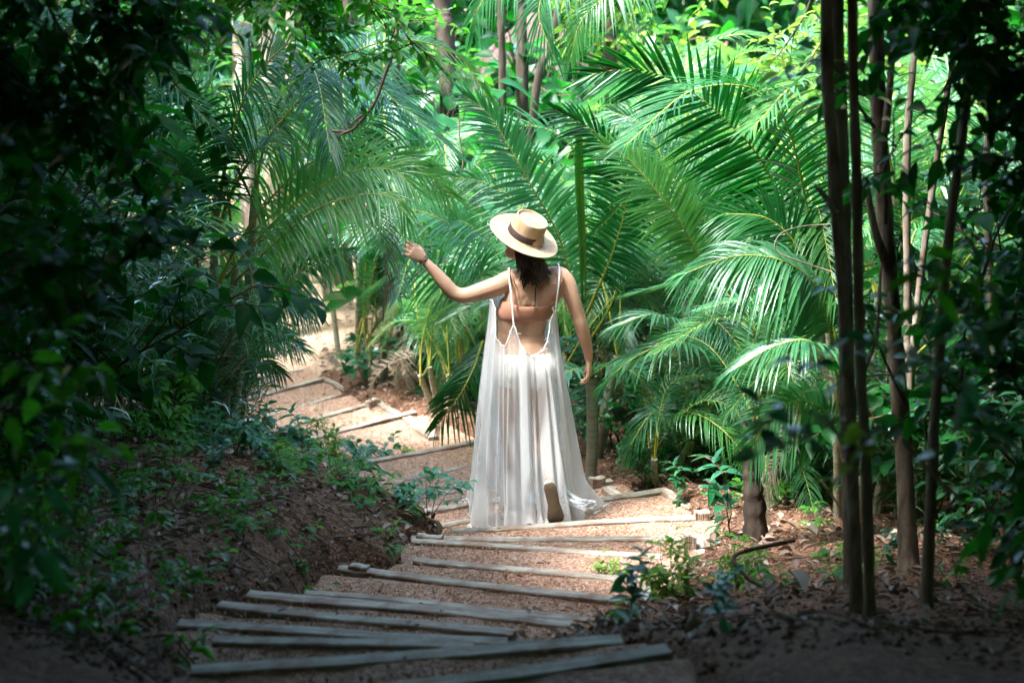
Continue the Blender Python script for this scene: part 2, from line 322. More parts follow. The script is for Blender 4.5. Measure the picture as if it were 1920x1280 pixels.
def stairs_z(x, y):
    x = np.asarray(x, float); y = np.asarray(y, float)
    yk = []
    for k in range(len(ZK)):
        xc = np.clip(x, LX[k] - 0.5, RX[k] + 0.5); yy = LY[k] + (xc - LX[k]) * (RY[k] - LY[k]) / (RX[k] - LX[k])
        yk.append(yy if not yk else np.maximum(yy, yk[-1] + 0.02))
    z = ZK[0] + 0.27 * np.clip(yk[0] - y, 0, None)
    for k in range(1, len(ZK)):
        z = z + (ZK[k] - ZK[k - 1]) * np.clip((y - yk[k - 1]) / (yk[k] - yk[k - 1]), 0, 1)
    return z - 0.06 * sstep((y - yk[-1]) / 2.5)
def ground(x, y, corridor=True):
    x = np.asarray(x, float); y = np.asarray(y, float)
    z = stairs_z(x, y)
    xl = np.interp(y, LY, LX); xr = np.interp(y, RY, RX)
    hb = np.interp(y, [3, 5, 6.2, 7.5, 9, 10, 11, 12.2, 13.4, 15], [0.3, 0.2, 0.16, 0.24, 0.30, 0.30, 0.32, 0.24, 0.08, 0.0])
    wob = 0.08 * noise2(x, y, 4.0, 3)
    dl = xl - x + wob; dr = x - xr + wob
    z = z + hb * sstep((dl + 0.02) / 0.55) + 0.25 * sstep((dl - 0.7) / 2.0) * sstep((12.5 - y) / 3)
    zp = np.interp(y, MIDY, ZK) + 0.27 * np.clip(MIDY[0] - y, 0, None)
    fz = sstep((np.maximum(dl, dr) - 0.08) / 0.9); zs = stairs_z(x, y); z = z + (zp - zs - .05 * (y > 17)) * fz
    hr = np.interp(y, [3, 5, 6.5, 7.6, 8.6, 10, 13], [0.10, 0.08, 0.06, 0.05, 0.02, -0.02, 0.0])
    z = z + hr * sstep((dr + 0.02) / 0.5)
    z = z + 0.022 * noise2(x, y, 5.0, 5) + 0.012 * noise2(x, y, 14.0, 6) + 0.007 * noise2(x, y, 37.0, 16) * sstep(np.maximum(dl, dr) / .2) + 0.05 * noise2(x, y, 1.2, 8) * sstep(np.maximum(dl, dr) / 1.5)
    if corridor:
        z = z - 0.17 * sstep((0.12 - np.maximum(dl, dr)) / 0.14) * (y < 17.2)
    return z
def GZ(x, y): return float(ground(np.array([x]), np.array([y]))[0])
def G(px, py):
    """where the line of sight through photo pixel (px, py) meets the ground"""
    D = 4.5
    while D < 60:
        p = U(px, py, D)
        if p.z <= GZ(p.x, p.y): return p
        D += 0.03
    return U(px, py, 30)

def terrain():
    xs = np.unique(np.concatenate([np.arange(-40, -6, 2.0), np.arange(-6, -3, 0.25), np.arange(-3, 3, 0.05), np.arange(3, 6, 0.25), np.arange(6, 41, 2.0)]))
    ys = np.unique(np.concatenate([np.arange(-14, 3, 1.0), np.arange(3, 4.5, 0.25), np.arange(4.5, 14, 0.05), np.arange(14, 20, 0.12), np.arange(20, 30, 1.0), np.arange(30, 92, 5.0)]))
    X, Y = np.meshgrid(xs, ys); Z = ground(X, np.maximum(Y, 3.0)) + 0.27 * np.clip(3.0 - Y, 0, 6)
    nx, ny = len(xs), len(ys); V = np.stack([X, Y, Z], -1).reshape(-1, 3)
    i, j = np.meshgrid(np.arange(nx - 1), np.arange(ny - 1)); a = (j * nx + i).ravel(); F = np.stack([a, a + 1, a + 1 + nx, a + nx], -1)
    cy_ = V[F].mean(1); xl = np.interp(cy_[:, 1], LY, LX); 
    far = (cy_[:, 1] > 16.2 + 0.4 * noise2(cy_[:, 0], cy_[:, 1], 1.7, 4)) & (cy_[:, 0] < 2.5)
    mb = MB(); mb.add(V, F[~far], 0); o = MB(); 
    mb.f.append(F[far]); mb.m.append(np.full(int(far.sum()), 1, dtype=np.int32))
    g = mb.build('ground', [M['soil'], M['sand']]); tag(g, kind='structure')
terrain()
def path():
    mb = MB()
    for k in range(len(BW)):
        z = ZK[k] - 0.014
        if k == 0: l0, r0 = BW[0][0] + Vector((-0.1, -0.7, 0)), BW[0][1] + Vector((0.0, -0.7, 0))
        else: l0, r0 = BW[k - 1][0], BW[k - 1][1]
        l1, r1 = BW[k][0], BW[k][1]
        e = Vector((0.10, 0.01, 0)) if k not in () else Vector((0, 0, 0))
        l0, l1, r0, r1 = l0 - e, l1 - e, r0 + e, r1 + e
        nu, nv = 44, 14; R = []
        for j in range(nv):
            v = j / (nv - 1); a = l0.lerp(l1, v); b = r0.lerp(r1, v)
            for i in range(nu):
                p = a.lerp(b, i / (nu - 1)); ed = min(i, nu - 1 - i) / 3.0
                R.append((p.x, p.y, z + 0.007 * float(noise2(p.x, p.y, 22.0, k)) + 0.008 * float(noise2(p.x, p.y, 7.0, k + 40)) - 0.012 * v * (1 - v) - (0.05 if ed == 0 else 0)))
        F = [(j * nu + i, j * nu + i + 1, (j + 1) * nu + i + 1, (j + 1) * nu + i) for j in range(nv - 1) for i in range(nu - 1)]
        mb.add(R, F)
        for row in (range(nu), range((nv - 1) * nu, nv * nu)):   # the earth below the tread's two edges
            row = list(row); T = [R[q] for q in row]; B = [(q[0], q[1], q[2] - 0.14) for q in T]; n = len(T)
            mb.add(T + B, [(i, i + 1, n + i + 1, n + i) for i in range(n - 1)])
        for c in (0, nu - 1):
            T = [R[j * nu + c] for j in range(nv)]; B = [(q[0], q[1], q[2] - 0.25) for q in T]; n = len(T)
            mb.add(T + B, [(i, i + 1, n + i + 1, n + i) for i in range(n - 1)])
    tag(mb.build('path', M['gravel']), kind='structure')
path()
def pebbles():
    mb = MB(); P = []
    for k in range(1, len(BW)):
        n = int(1500 if k < 14 else 700)
        u = nrg.random(n); v = nrg.random(n)
        a = A3(BW[k - 1][0])[None] * (1 - v[:, None]) + A3(BW[k][0])[None] * v[:, None]; b = A3(BW[k - 1][1])[None] * (1 - v[:, None]) + A3(BW[k][1])[None] * v[:, None]
        p = a * (1 - u[:, None]) + b * u[:, None]; p[:, 2] = ZK[k] - 0.012 + nrg.uniform(-0.002, 0.006, n); P.append(p)
    n = 9000; x = nrg.uniform(-1.6, 2.2, n); y = nrg.uniform(5.2, 13.5, n); z = ground(x, y); P.append(np.stack([x, y, z + 0.001], -1))
    P = np.concatenate(P); n = len(P); r = nrg.uniform(0.0025, 0.0065, n) * (1 + (nrg.random(n) > 0.97) * 0.9)
    o = np.array([(1, 0, 0), (0, 1, 0), (-1, 0, 0), (0, -1, 0), (0, 0, 0.8), (0, 0, -0.8)], float)
    V = P[:, None, :] + (o[None] + nrg.uniform(-0.3, 0.3, (n, 6, 3))) * r[:, None, None]
    F = np.array([(0, 1, 4), (1, 2, 4), (2, 3, 4), (3, 0, 4), (1, 0, 5), (2, 1, 5), (3, 2, 5), (0, 3, 5)])[None] + (np.arange(n) * 6)[:, None, None]
    mb.add(V.reshape(-1, 3), F.reshape(-1, 3)); tag(mb.build('gravel', M['pebble'], smooth=False), kind='stuff')
pebbles()
def crumbs():
    mb = MB(); n = 16000; x = nrg.uniform(-2.6, 3.0, n); y = nrg.uniform(5.0, 12.5, n); xl = np.interp(y, LY, LX); xr = np.interp(y, RY, RX); k = (x < xl) | (x > xr); x, y = x[k], y[k]; n = len(x)
    r = nrg.uniform(0.004, 0.012, n) * (1 + (nrg.random(n) > .96) * 1.3); P = np.stack([x, y, ground(x, y) + r * .2], -1)
    o = np.array([(1, 0, 0), (0, 1, 0), (-1, 0, 0), (0, -1, 0), (0, 0, 0.8), (0, 0, -0.8)], float)
    V = P[:, None, :] + (o[None] + nrg.uniform(-0.35, 0.35, (n, 6, 3))) * r[:, None, None]
    F = np.array([(0, 1, 4), (1, 2, 4), (2, 3, 4), (3, 0, 4), (1, 0, 5), (2, 1, 5), (3, 2, 5), (0, 3, 5)])[None] + (np.arange(n) * 6)[:, None, None]
    mb.add(V.reshape(-1, 3), F.reshape(-1, 3)); tag(mb.build('soil_crumbs', M['soil'], smooth=False), kind='stuff')
crumbs()

def board(name, a, b, w=0.062, h=0.13, label='', cat='step board', group='boards edging the steps', seed=0):
    """a weathered plank from a to b (its top face's near edge), built along its own x axis"""
    a, b = Vector(a), Vector(b); L = (b - a).length; r = np.random.default_rng(seed); n = 28
    R = []
    for i in range(n):
        u = i / (n - 1); x = u * L; wob = 0.004 * math.sin(u * 5 + seed) + r.uniform(-0.0012, 0.0012); c = 0.005; ch = 0.003 * math.sin(u * 7 + seed * 2)
        w0, t0 = -w / 2 + r.uniform(-.0015, .0015), 0 + ch + r.uniform(-.001, .001)
        sq = [(w0 + wob, t0 - c), (w0 + c + wob, t0), (w / 2 - c + wob, t0), (w / 2 + wob, t0 - c), (w / 2 + wob, t0 - h), (w0 + wob, t0 - h)]
        ex = (r.uniform(-0.006, 0.006) if i in (0, n - 1) else 0)
        R.append([(x + ex + (r.uniform(-.004, .004) if i in (0, n - 1) else 0), y, z) for y, z in sq])
    mb = MB(); rings(mb, R)
    o = mb.build(name, M['wood'], smooth=False); o.location = a; d = b - a
    o.rotation_euler = (0, -math.atan2(d.z, math.hypot(d.x, d.y)), math.atan2(d.y, d.x))
    return tag(o, label, cat, group)
BLAB = ['lowest board in the photo, running out of the bottom edge under the wide dark one',
        'long dark board crossing above the lowest one, ending beside the mossy stone',
        'short grey board meeting the long dark crossing board in a narrow wedge',
        'grey board slipping under the long crossing board, third up at the dark left corner',
        'grey board just below the pair of touching boards, ending at the mossy stone',
        'nearer and thicker of the two touching boards, with a dark exposed side',
        'farther and thinner of the two touching boards',
        'long pale board above the touching pair, ending at the small stump on the right',
        'pale board just nearer than the wide wedge, ending at a short tilted offcut',
        'lower board of the wide pale wedge, slanting down to the right behind the weeds',
        'upper board of the wide pale wedge, lying level across the steps',
        'pale board right under the raised shoe sole and the white hem',
        'board whose left end shows under the trailing hem, hidden in the middle by the dress',
        'board level with the left hem corner of the dress, reappearing by the broken side timbers',
        'board passing behind the hem, its left end beside the little brown stump plant',
        'faint board left of the dress, one tread farther than the stump plant board',
        'board touching the dress at calf height, left end behind the leafy bank shrub',
        'board ending in the T of the long nearer side timber left of the dress',
        'board with a short raised block on its right end, behind the nearer side timber',
        'faint sand-covered board between the block-ended board and the bend',
        'dusty board at the bend with a small side timber on its right end',
        'farthest board, pale and half buried where the steps turn behind the palm']
for i, (l, r, z) in enumerate(BW):
    wv = [0.075, 0.075, 0.06, 0.066, 0.062, 0.072, 0.05, 0.062, 0.055, 0.055, 0.06, 0.055, 0.055, 0.055, 0.055, 0.05, 0.055, 0.055, 0.055, 0.04, 0.05, 0.05][i]
    y_ = Vector((0, wv / 2, 0))
    off = (0, 0, rnd.uniform(-0.004, 0.004) - (0.012 if i in (15, 19, 21) else 0) - (0.004 if i == 9 else 0))
    board('step_board', l + y_ + Vector(off), r + y_ + Vector(off), wv, 0.14, BLAB[i], seed=i)
SB = [((763, 780), (812, 819), -0.70, 0.075, 'nearer stout side timber pointing at the dress, its sawn end exposed'),
      ((712, 753), (752, 780), -0.83, 0.06, 'shorter side timber behind the stout one, beside the raised block'),
      ((612, 709), (648, 730), -1.07, 0.05, 'thin side timber at the far bend of the steps'),
      ((1246, 917), (1300, 951), -0.11, 0.055, 'side timber on the right edge beside the fallen yellow leaf'),
      ((1136, 912), (1168, 932), -0.22, 0.07, 'short broken side timber just right of the hem'),
      ((1078, 880), (1099, 906), -0.34, 0.055, 'side timber half hidden behind the right side of the dress'),
      ((1310, 1012), (1314, 1046), 0.125, 0.06, 'short side timber closing the wide wedge behind the weeds'),
      ((1222, 1092), (1199, 1132), 0.37, 0.05, 'tilted brown offcut standing at the right end of two pale boards')]
for i, (a, b, z, wv, lb) in enumerate(SB):
    board('side_timber', UZ(a[0], a[1], z), UZ(b[0], b[1], z - 0.01), wv, 0.12, lb, 'side timber', 'timbers along the sides of the steps', seed=60 + i)
PG = [((687, 752), (708, 746), -0.80, 'small raised block lying on a far board end'), ((1283, 1001), (1306, 1001), 0.19, 'small square peg standing on the right edge above the wide wedge'),
      ((1106, 897), (1130, 892), -0.19, 'small wooden block sitting on the broken timbers right of the hem'), ((1304, 958), (1328, 957), 0.03, 'flat wooden chip at the right end of the board under the shoe'),
      ((655, 1056), (688, 1061), 0.50, 'small flat wood chip on the left bank edge near the board ends'), ((782, 1001), (826, 1006), 0.17, 'flat wood chip at the left end of the wide wedge')]
for i, (a, b, z, lb) in enumerate(PG):
    board('wooden_peg', UZ(a[0], a[1], z), UZ(b[0], b[1], z), 0.05, 0.09, lb, 'wooden peg', 'wooden pegs and chips by the steps', seed=80 + i)

# ------------------------------------------------------------------ palms
def frond_mesh(mb, pts, n=46, ll=0.42, lw=0.026, bare=0.18, up=0.35, droop=0.35, seed=0, mat=0, rmat=1, rr=0.010, sides=(1, 1), upv=(0, 0, 1), ragged=0.06, swing=0.0):
    """one feather frond along the curve pts: midrib plus two rows of leaflets"""
    r = np.random.default_rng(seed); P = catmull(pts, 40); T = nrm(np.gradient(P, axis=0))
    seg = np.linalg.norm(np.diff(P, axis=0), axis=1); s = np.concatenate([[0], np.cumsum(seg)]); s /= s[-1]
    tube(mb, P, np.interp(s, [0, 0.3, 1], [rr, rr * 0.6, rr * 0.15]), 6, rmat)
    q = np.linspace(bare, 0.995, n)
    for sd_ in (0, 1):
        if not sides[sd_]: continue
        sg = 1 if sd_ == 0 else -1
        qq = np.clip(q + r.uniform(-.006, .006, n), 0, 1)
        base = np.stack([np.interp(qq, s, P[:, k]) for k in range(3)], -1); t = nrm(np.stack([np.interp(qq, s, T[:, k]) for k in range(3)], -1))
        u = A3(upv)[None] * np.ones((n, 1)); sv = nrm(np.cross(t, u)); uv = np.cross(sv, t)
        x = (qq - bare) / (1 - bare)
        ang = np.interp(x, [0, 0.5, 1], [1.15, 0.95, 0.35]) + r.normal(0, ragged, n)
        upa = up * np.interp(x, [0, 1], [1.1, 0.7]) + r.normal(0, ragged * 1.3, n)
        d = t * np.cos(ang)[:, None] + (sv * sg * np.cos(upa)[:, None] + uv * np.sin(upa)[:, None]) * np.sin(ang)[:, None]
        L = ll * np.interp(x, [0, 0.15, 0.45, 0.8, 1], [0.62, 0.9, 1.0, 0.72, 0.38]) * r.uniform(0.9, 1.08, n)
        keep = r.random(n) > 0.03
        leaves(mb, base[keep], d[keep], (uv * 1.0 + sv * sg * -0.5)[keep], L[keep], (lw * np.interp(x, [0, .3, 1], [.85, 1, .6]))[keep], 'blade', (droop * r.uniform(0.6, 1.4, n))[keep], 0.22, mat)
FV = []; FT = {}; DRY = []
def frond_variants():
    specs = [(2.0, 1.0, 0.9, 0.40), (1.7, 1.15, 0.5, 0.38), (2.2, 0.85, 1.1, 0.44), (1.4, 0.9, 0.5, 0.34), (1.8, 0.6, 0.9, 0.40), (2.0, 1.2, 0.4, 0.42), (1.1, 0.6, 0.45, 0.28)]
    for i, (Ln, rise, drop, ll) in enumerate(specs):
        pts = [(0, 0, 0), (Ln * 0.16, 0, rise * 0.45), (Ln * 0.42, 0.03, rise * 0.88), (Ln * 0.72, 0.06 * (-1) ** i, rise * 0.92 - drop * 0.22), (Ln * 0.98, 0.1 * (-1) ** i, rise * 0.8 - drop * 0.85)]
        mb = MB(); frond_mesh(mb, pts, n=[66, 60, 68, 54, 60, 64, 44][i], ll=ll * .9, lw=0.017 + 0.002 * (i % 3), bare=0.22, up=[.5, .3, .2, .45, .15, .4, .35][i], droop=[.3, .35, .5, .3, .55, .2, .35][i], seed=100 + i)
        me = mb.mesh('frond', [M['palm'], M['rachis']]); FV.append(me)
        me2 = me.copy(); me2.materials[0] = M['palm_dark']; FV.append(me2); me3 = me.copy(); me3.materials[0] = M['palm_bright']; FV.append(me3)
        if i in (3, 4):
            dr = me.copy(); dr.materials[0] = M['palm_dry']; dr.materials[1] = M['bark_pale']; DRY.append(dr)
        FT[me.name] = FT[me2.name] = FT[me3.name] = [tuple(P + A3((0, o, -.12 if o else 0))) for P in catmull(pts, 9)[1:] for o in (-.3, 0, .3)]
frond_variants()
ZONES = [(885, 380, 1125, 1000, 11.3), (740, 430, 900, 600, 10.9), (430, 650, 900, 1000, 13.5), (300, 990, 1340, 1290, 11), (500, 440, 640, 700, 16), (1050, 880, 1330, 1000, 12), (920, 20, 1060, 180, 19), (880, 380, 960, 480, 11.5)]
def proj(p):
    dy, dz = p[1], p[2] - CAMZ; z = dy * math.cos(PITCH) - dz * math.sin(PITCH); v = dy * math.sin(PITCH) + dz * math.cos(PITCH)
    return 960 + FPX * p[0] / z, 640 - FPX * v / z
def blocked(pts):
    for p in pts:
        a, b = proj(p)
        for x0, y0, x1, y1, D in ZONES:
            if p[1] < D and x0 < a < x1 and y0 < b < y1: return True
    return False
def palm(px, py, D=None, nst=3, h=0.9, nf=9, size=1.0, label='', group=None, seed=0, dark=0, heroes=(), spread=0.18, tilt=(0.0, 0.5), az=None, kind='clumping palm', stem_r=0.022, loc=None):
    """an areca-like clump: several ringed stems, each with its fronds (every stem and frond a part)"""
    r = random.Random(seed)
    if loc is None:
        loc = G(px, py) if D is None else Vector((U(px, py, D).x, D, 0))
    loc = Vector((loc[0], loc[1], GZ(loc[0], loc[1]) - 0.02))
    t = empty('palm', loc); tag(t, label, kind, group)
    k = 0
    for s in range(nst):
        a = r.uniform(0, 2 * PI); rad = spread * r.uniform(0.3, 1); b = Vector((rad * math.cos(a), rad * math.sin(a), 0)); hh = h * r.uniform(0.7, 1.15)
        top = b * (1.8 + hh * 0.5) + Vector((r.uniform(-.06, .06), r.uniform(-.06, .06), hh))
        mb = MB(); pts = catmull([b, b.lerp(top, 0.5) + Vector((r.uniform(-.03, .03), 0, 0)), top], 18)
        rr = [stem_r * (1.15 - 0.3 * i / 17) * (1.12 if i % 3 == 0 else 1.0) for i in range(18)]
        tube(mb, pts, rr, 9); kept = 0
        m = max(1, nf // nst + (1 if s < nf % nst else 0))
        for j in range(m):
            fz = az[k % len(az)] + r.uniform(-.25, .25) if az else r.uniform(0, 2 * PI)
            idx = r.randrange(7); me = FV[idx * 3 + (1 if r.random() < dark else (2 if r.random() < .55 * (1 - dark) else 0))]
            f = link('frond', me, t, top - Vector((0, 0, 0.04 * j))); sc = size * r.uniform(0.8, 1.15)
            f.scale = (sc, sc * r.uniform(.9, 1.1), sc); ok = False
            for tr_ in range(14):
                f.rotation_euler = (r.uniform(-.25, .25), -r.uniform(*tilt), fz)
                R_ = f.rotation_euler.to_matrix(); X = max(v[0] for v in FT[me.name]); 
                if not blocked([loc + top + R_ @ (Vector(v) * sc) for v in FT[me.name]]): ok = True; break
                fz = r.uniform(0, 2 * PI)
            if not ok: bpy.data.objects.remove(f)
            else: kept += 1
            k += 1
        if r.random() < .3 and seed != 25:
            f = link('frond', r.choice(DRY), t, top - Vector((0, 0, .12))); f.rotation_euler = (0, r.uniform(.7, 1.25), r.uniform(0, 2 * PI)); f.scale = (size * .8, size * .7, size * .8); f['label'] = 'dry brown frond hanging down the stem'
            R_ = f.rotation_euler.to_matrix()
            if blocked([loc + top + R_ @ (Vector(v) * size * .8) for v in FT[FV[9].name]]): bpy.data.objects.remove(f)
        if kept or (s == 0 and heroes): mb.build('stem', M['palmstem'], t)
    if not t.children and not heroes: bpy.data.objects.remove(t); return None
    for hi, hf in enumerate(heroes):
        pts = [U(*p) - loc for p in hf['p']]
        mb = MB(); kw = {k_: v for k_, v in hf.items() if k_ not in ('p', 'm')}
        kw['lw'] = kw.get('lw', .026) * .8; kw['n'] = int(kw.get('n', 46) * 1.22)
        frond_mesh(mb, pts, seed=seed * 17 + hi, **kw)
        mb.build('frond', [M[hf.get('m', 'palm')], M['rachis']], t)
    return t

# ------------------------------------------------------------------ leafy plants, shrubs, trees
def branchy(mb_s, mb_l, starts, seed, n_br, blen, nleaf, L, W, kind, rad=0.006, spread=1.0, up=0.5, mat=0, droop=0.3, levels=2, smat=0, sc=0.3):
    """random twigs from each start (point, direction), leaves set along them"""
    r = np.random.default_rng(seed)
    for (p0, d0, ln) in starts:
        p0 = A3(p0); d0 = nrm(A3(d0))
        pts = [p0]; d = d0.copy(); m = 7
        for i in range(m):
            d = nrm(d + r.normal(0, 0.16, 3) + A3((0, 0, 0.04))); pts.append(pts[-1] + d * ln / m)
        pts = np.array(pts); tube(mb_s, pts, np.linspace(rad, rad * 0.35, len(pts)), 5, smat, cap=False)
        for b in range(n_br):
            u = r.uniform(0.25, 1.0); i = int(u * (len(pts) - 1.001)); q = pts[i] + (pts[i + 1] - pts[i]) * (u * (len(pts) - 1) - i)
            dd = nrm(r.normal(0, 1, 3) * A3((1, 1, 0.6)) * spread + d0 * 0.5 + A3((0, 0, up))); bl = blen * r.uniform(0.5, 1.15)
            tw = [q]; e = dd.copy()
            for k in range(4): e = nrm(e + r.normal(0, 0.18, 3) + A3((0, 0, -0.06))); tw.append(tw[-1] + e * bl / 4)
            tw = np.array(tw); tube(mb_s, tw, np.linspace(rad * 0.5, rad * 0.15, 5), 4, smat, cap=False)
            k = nleaf; uu = np.linspace(0.15, 1.0, k); ii = np.minimum((uu * 4).astype(int), 3); fr = uu * 4 - ii
            base = tw[ii] * (1 - fr)[:, None] + tw[ii + 1] * fr[:, None]
            al = np.where(np.arange(k) % 2 == 0, 1.0, -1.0)[:, None]
            sv = nrm(np.cross(e, A3((0, 0, 1))) + 1e-6); dl = nrm(e[None] * 0.6 + sv[None] * al * 0.9 + r.normal(0, 0.28, (k, 3)) + A3((0, 0, 0.05)))
            nv = nrm(A3((0, 0, 1))[None] + r.normal(0, sc, (k, 3)))
            leaves(mb_l, base, dl, nv, L * r.uniform(0.6, 1.15, k), W * r.uniform(0.7, 1.1, k), kind, droop, 0.18, mat)
PVAR = {}
def plant_mesh(key, seed, mat, stemmat, nst, h, sp, n_br, blen, nleaf, L, W, kind, droop=0.3, spread=1.0, up=0.5, rad=0.006, sc=0.3):
    r = random.Random(seed); s, l = MB(), MB(); st = []
    for i in range(nst):
        a = r.uniform(0, 2 * PI); rr_ = sp * 0.15 * r.random(); p = (rr_ * math.cos(a), rr_ * math.sin(a), -0.02)
        st.append((p, (math.cos(a) * sp * r.uniform(.2, 1), math.sin(a) * sp * r.uniform(.2, 1), h), math.hypot(h, sp * .5) * r.uniform(0.65, 1.05)))
    branchy(s, l, st, seed, n_br, blen, nleaf, L, W, kind, rad, spread, up, 0, droop, sc=sc)
    PVAR[key] = (s.mesh('stems', [M[stemmat]]), l.mesh('leaves', [M[mat]]))
plant_mesh('seedling', 1, 'small', 'twig', 2, 0.20, 0.12, 3, 0.07, 4, 0.065, 0.026, 'lance', rad=0.0028)
plant_mesh('seedling2', 2, 'small', 'twig', 3, 0.14, 0.22, 3, 0.08, 4, 0.055, 0.028, 'oval', rad=0.0024)
plant_mesh('seedling3', 3, 'teal', 'twig', 2, 0.26, 0.10, 4, 0.07, 4, 0.075, 0.034, 'oval', rad=0.003)
plant_mesh('weed', 4, 'yellow', 'greenstem', 9, 0.20, 0.22, 5, 0.09, 6, 0.05, 0.02, 'lance', rad=0.0025)
plant_mesh('tealweed', 5, 'teal', 'twig', 5, 0.30, 0.28, 5, 0.12, 5, 0.085, 0.038, 'lance', rad=0.003)
plant_mesh('ivybush', 6, 'broad', 'twig', 14, 0.75, 0.6, 7, 0.24, 6, 0.075, 0.052, 'oval', rad=0.005, sc=0.5)
plant_mesh('bush', 7, 'broad', 'twig', 12, 1.1, 0.9, 9, 0.34, 7, 0.12, 0.055, 'lance', rad=0.007, sc=0.5)
plant_mesh('bush_bright', 8, 'small', 'twig', 12, 1.0, 0.9, 9, 0.3, 8, 0.085, 0.04, 'oval', rad=0.006, sc=0.5)
plant_mesh('bush_dark', 9, 'dark', 'twig', 14, 1.7, 1.1, 12, 0.42, 7, 0.15, 0.06, 'lance', rad=0.010, sc=0.5)
plant_mesh('bush_dark2', 10, 'dark', 'twig', 12, 1.6, 1.0, 11, 0.4, 7, 0.12, 0.07, 'oval', rad=0.010, sc=0.6)
plant_mesh('bush_fine', 11, 'palm_dark', 'greenstem', 16, 1.3, 0.8, 11, 0.32, 10, 0.16, 0.016, 'blade', rad=0.006, sc=0.6)
plant_mesh('bush_teal', 12, 'teal', 'twig', 11, 0.9, 0.8, 8, 0.3, 6, 0.12, 0.055, 'oval', rad=0.006, sc=0.5)
plant_mesh('bush_yellow', 13, 'yellow', 'twig', 12, 1.5, 1.2, 11, 0.42, 8, 0.12, 0.05, 'lance', rad=0.008, sc=0.5)
plant_mesh('bigleaf', 14, 'broad', 'twig', 9, 1.8, 0.8, 8, 0.42, 5, 0.24, 0.12, 'oval', rad=0.01, sc=0.5, droop=.45)
plant_mesh('bush_mid', 15, 'small', 'twig', 9, 0.8, 0.6, 8, 0.28, 5, 0.16, 0.055, 'lance', rad=0.006, sc=0.4, droop=.5)
def plant(kind, loc, label, cat='shrub', group=None, sc=1.0, rz=None, name=None, sz=1.0, tilt=0.0):
    r = random.Random(hash((round(loc[0], 3), round(loc[1], 3))) & 0xffff)
    t = empty(name or cat.replace(' ', '_'), loc, rz if rz is not None else r.uniform(0, 2 * PI)); tag(t, label, cat, group)
    t.scale = (sc, sc, sc * sz); t.rotation_euler[0] = tilt
    s, l = PVAR[kind]; link('stem', s, t); link('foliage', l, t); return t
def on_ground(x, y, dz=0.0): return Vector((x, y, GZ(x, y) + dz))

def trunk_tree(name, pts, radii, bark, label, group=None, branches=(), crown=None, seed=0, cat='tree'):
    """pts: (px, py, D) of the trunk's axis from the ground up; continues above the frame to the crown"""
    P = [U(*p) if len(p) == 3 and not isinstance(p, Vector) else p for p in pts]
    base = P[0].copy(); base.z = GZ(base.x, base.y) - 0.03; P[0] = base.copy()
    t = empty(name, base); tag(t, label, cat, group)
    Q = catmull([p - base for p in P], 40); rad = np.interp(np.linspace(0, 1, 40), np.linspace(0, 1, len(radii)), radii)
    rr_ = np.random.default_rng(seed); rad = rad * (1 + 0.05 * rr_.standard_normal(40)); rad[0] *= 1.35; rad[1] *= 1.12
    mb = MB(); tube(mb, Q, rad, 12, wob=0.03)
    mb.build('trunk', M[bark], t)
    for bp, br_ in branches:
        m2 = MB(); q = catmull([U(*p) - base for p in bp], 16); tube(m2, q, np.linspace(br_, br_ * 0.5, 16), 8, wob=0.02); m2.build('branch', M[bark], t)
    if crown:
        s, l = MB(), MB(); top = P[-1] - base; r = np.random.default_rng(seed + 5); st = []
        n = crown.get('n', 10)
        for i in range(n):
            st.append((A3(top) + A3((0, 0, -0.5 * r.random())), A3((r.normal(0, 1), r.normal(0, 1), r.uniform(-.1, .6))) , crown.get('r', 1.6) * r.uniform(.6, 1.1)))
        branchy(s, l, st, seed + 9, crown.get('br', 16), crown.get('bl', 0.7), crown.get('nl', 8), crown.get('L', 0.16), crown.get('W', 0.08), crown.get('kind', 'oval'), 0.02, 1.2, 0.1, 0, 0.4, sc=.6)
        s.build('limbs', M[bark], t); l.build('crown', M[crown.get('mat', 'dark')], t)
    return t

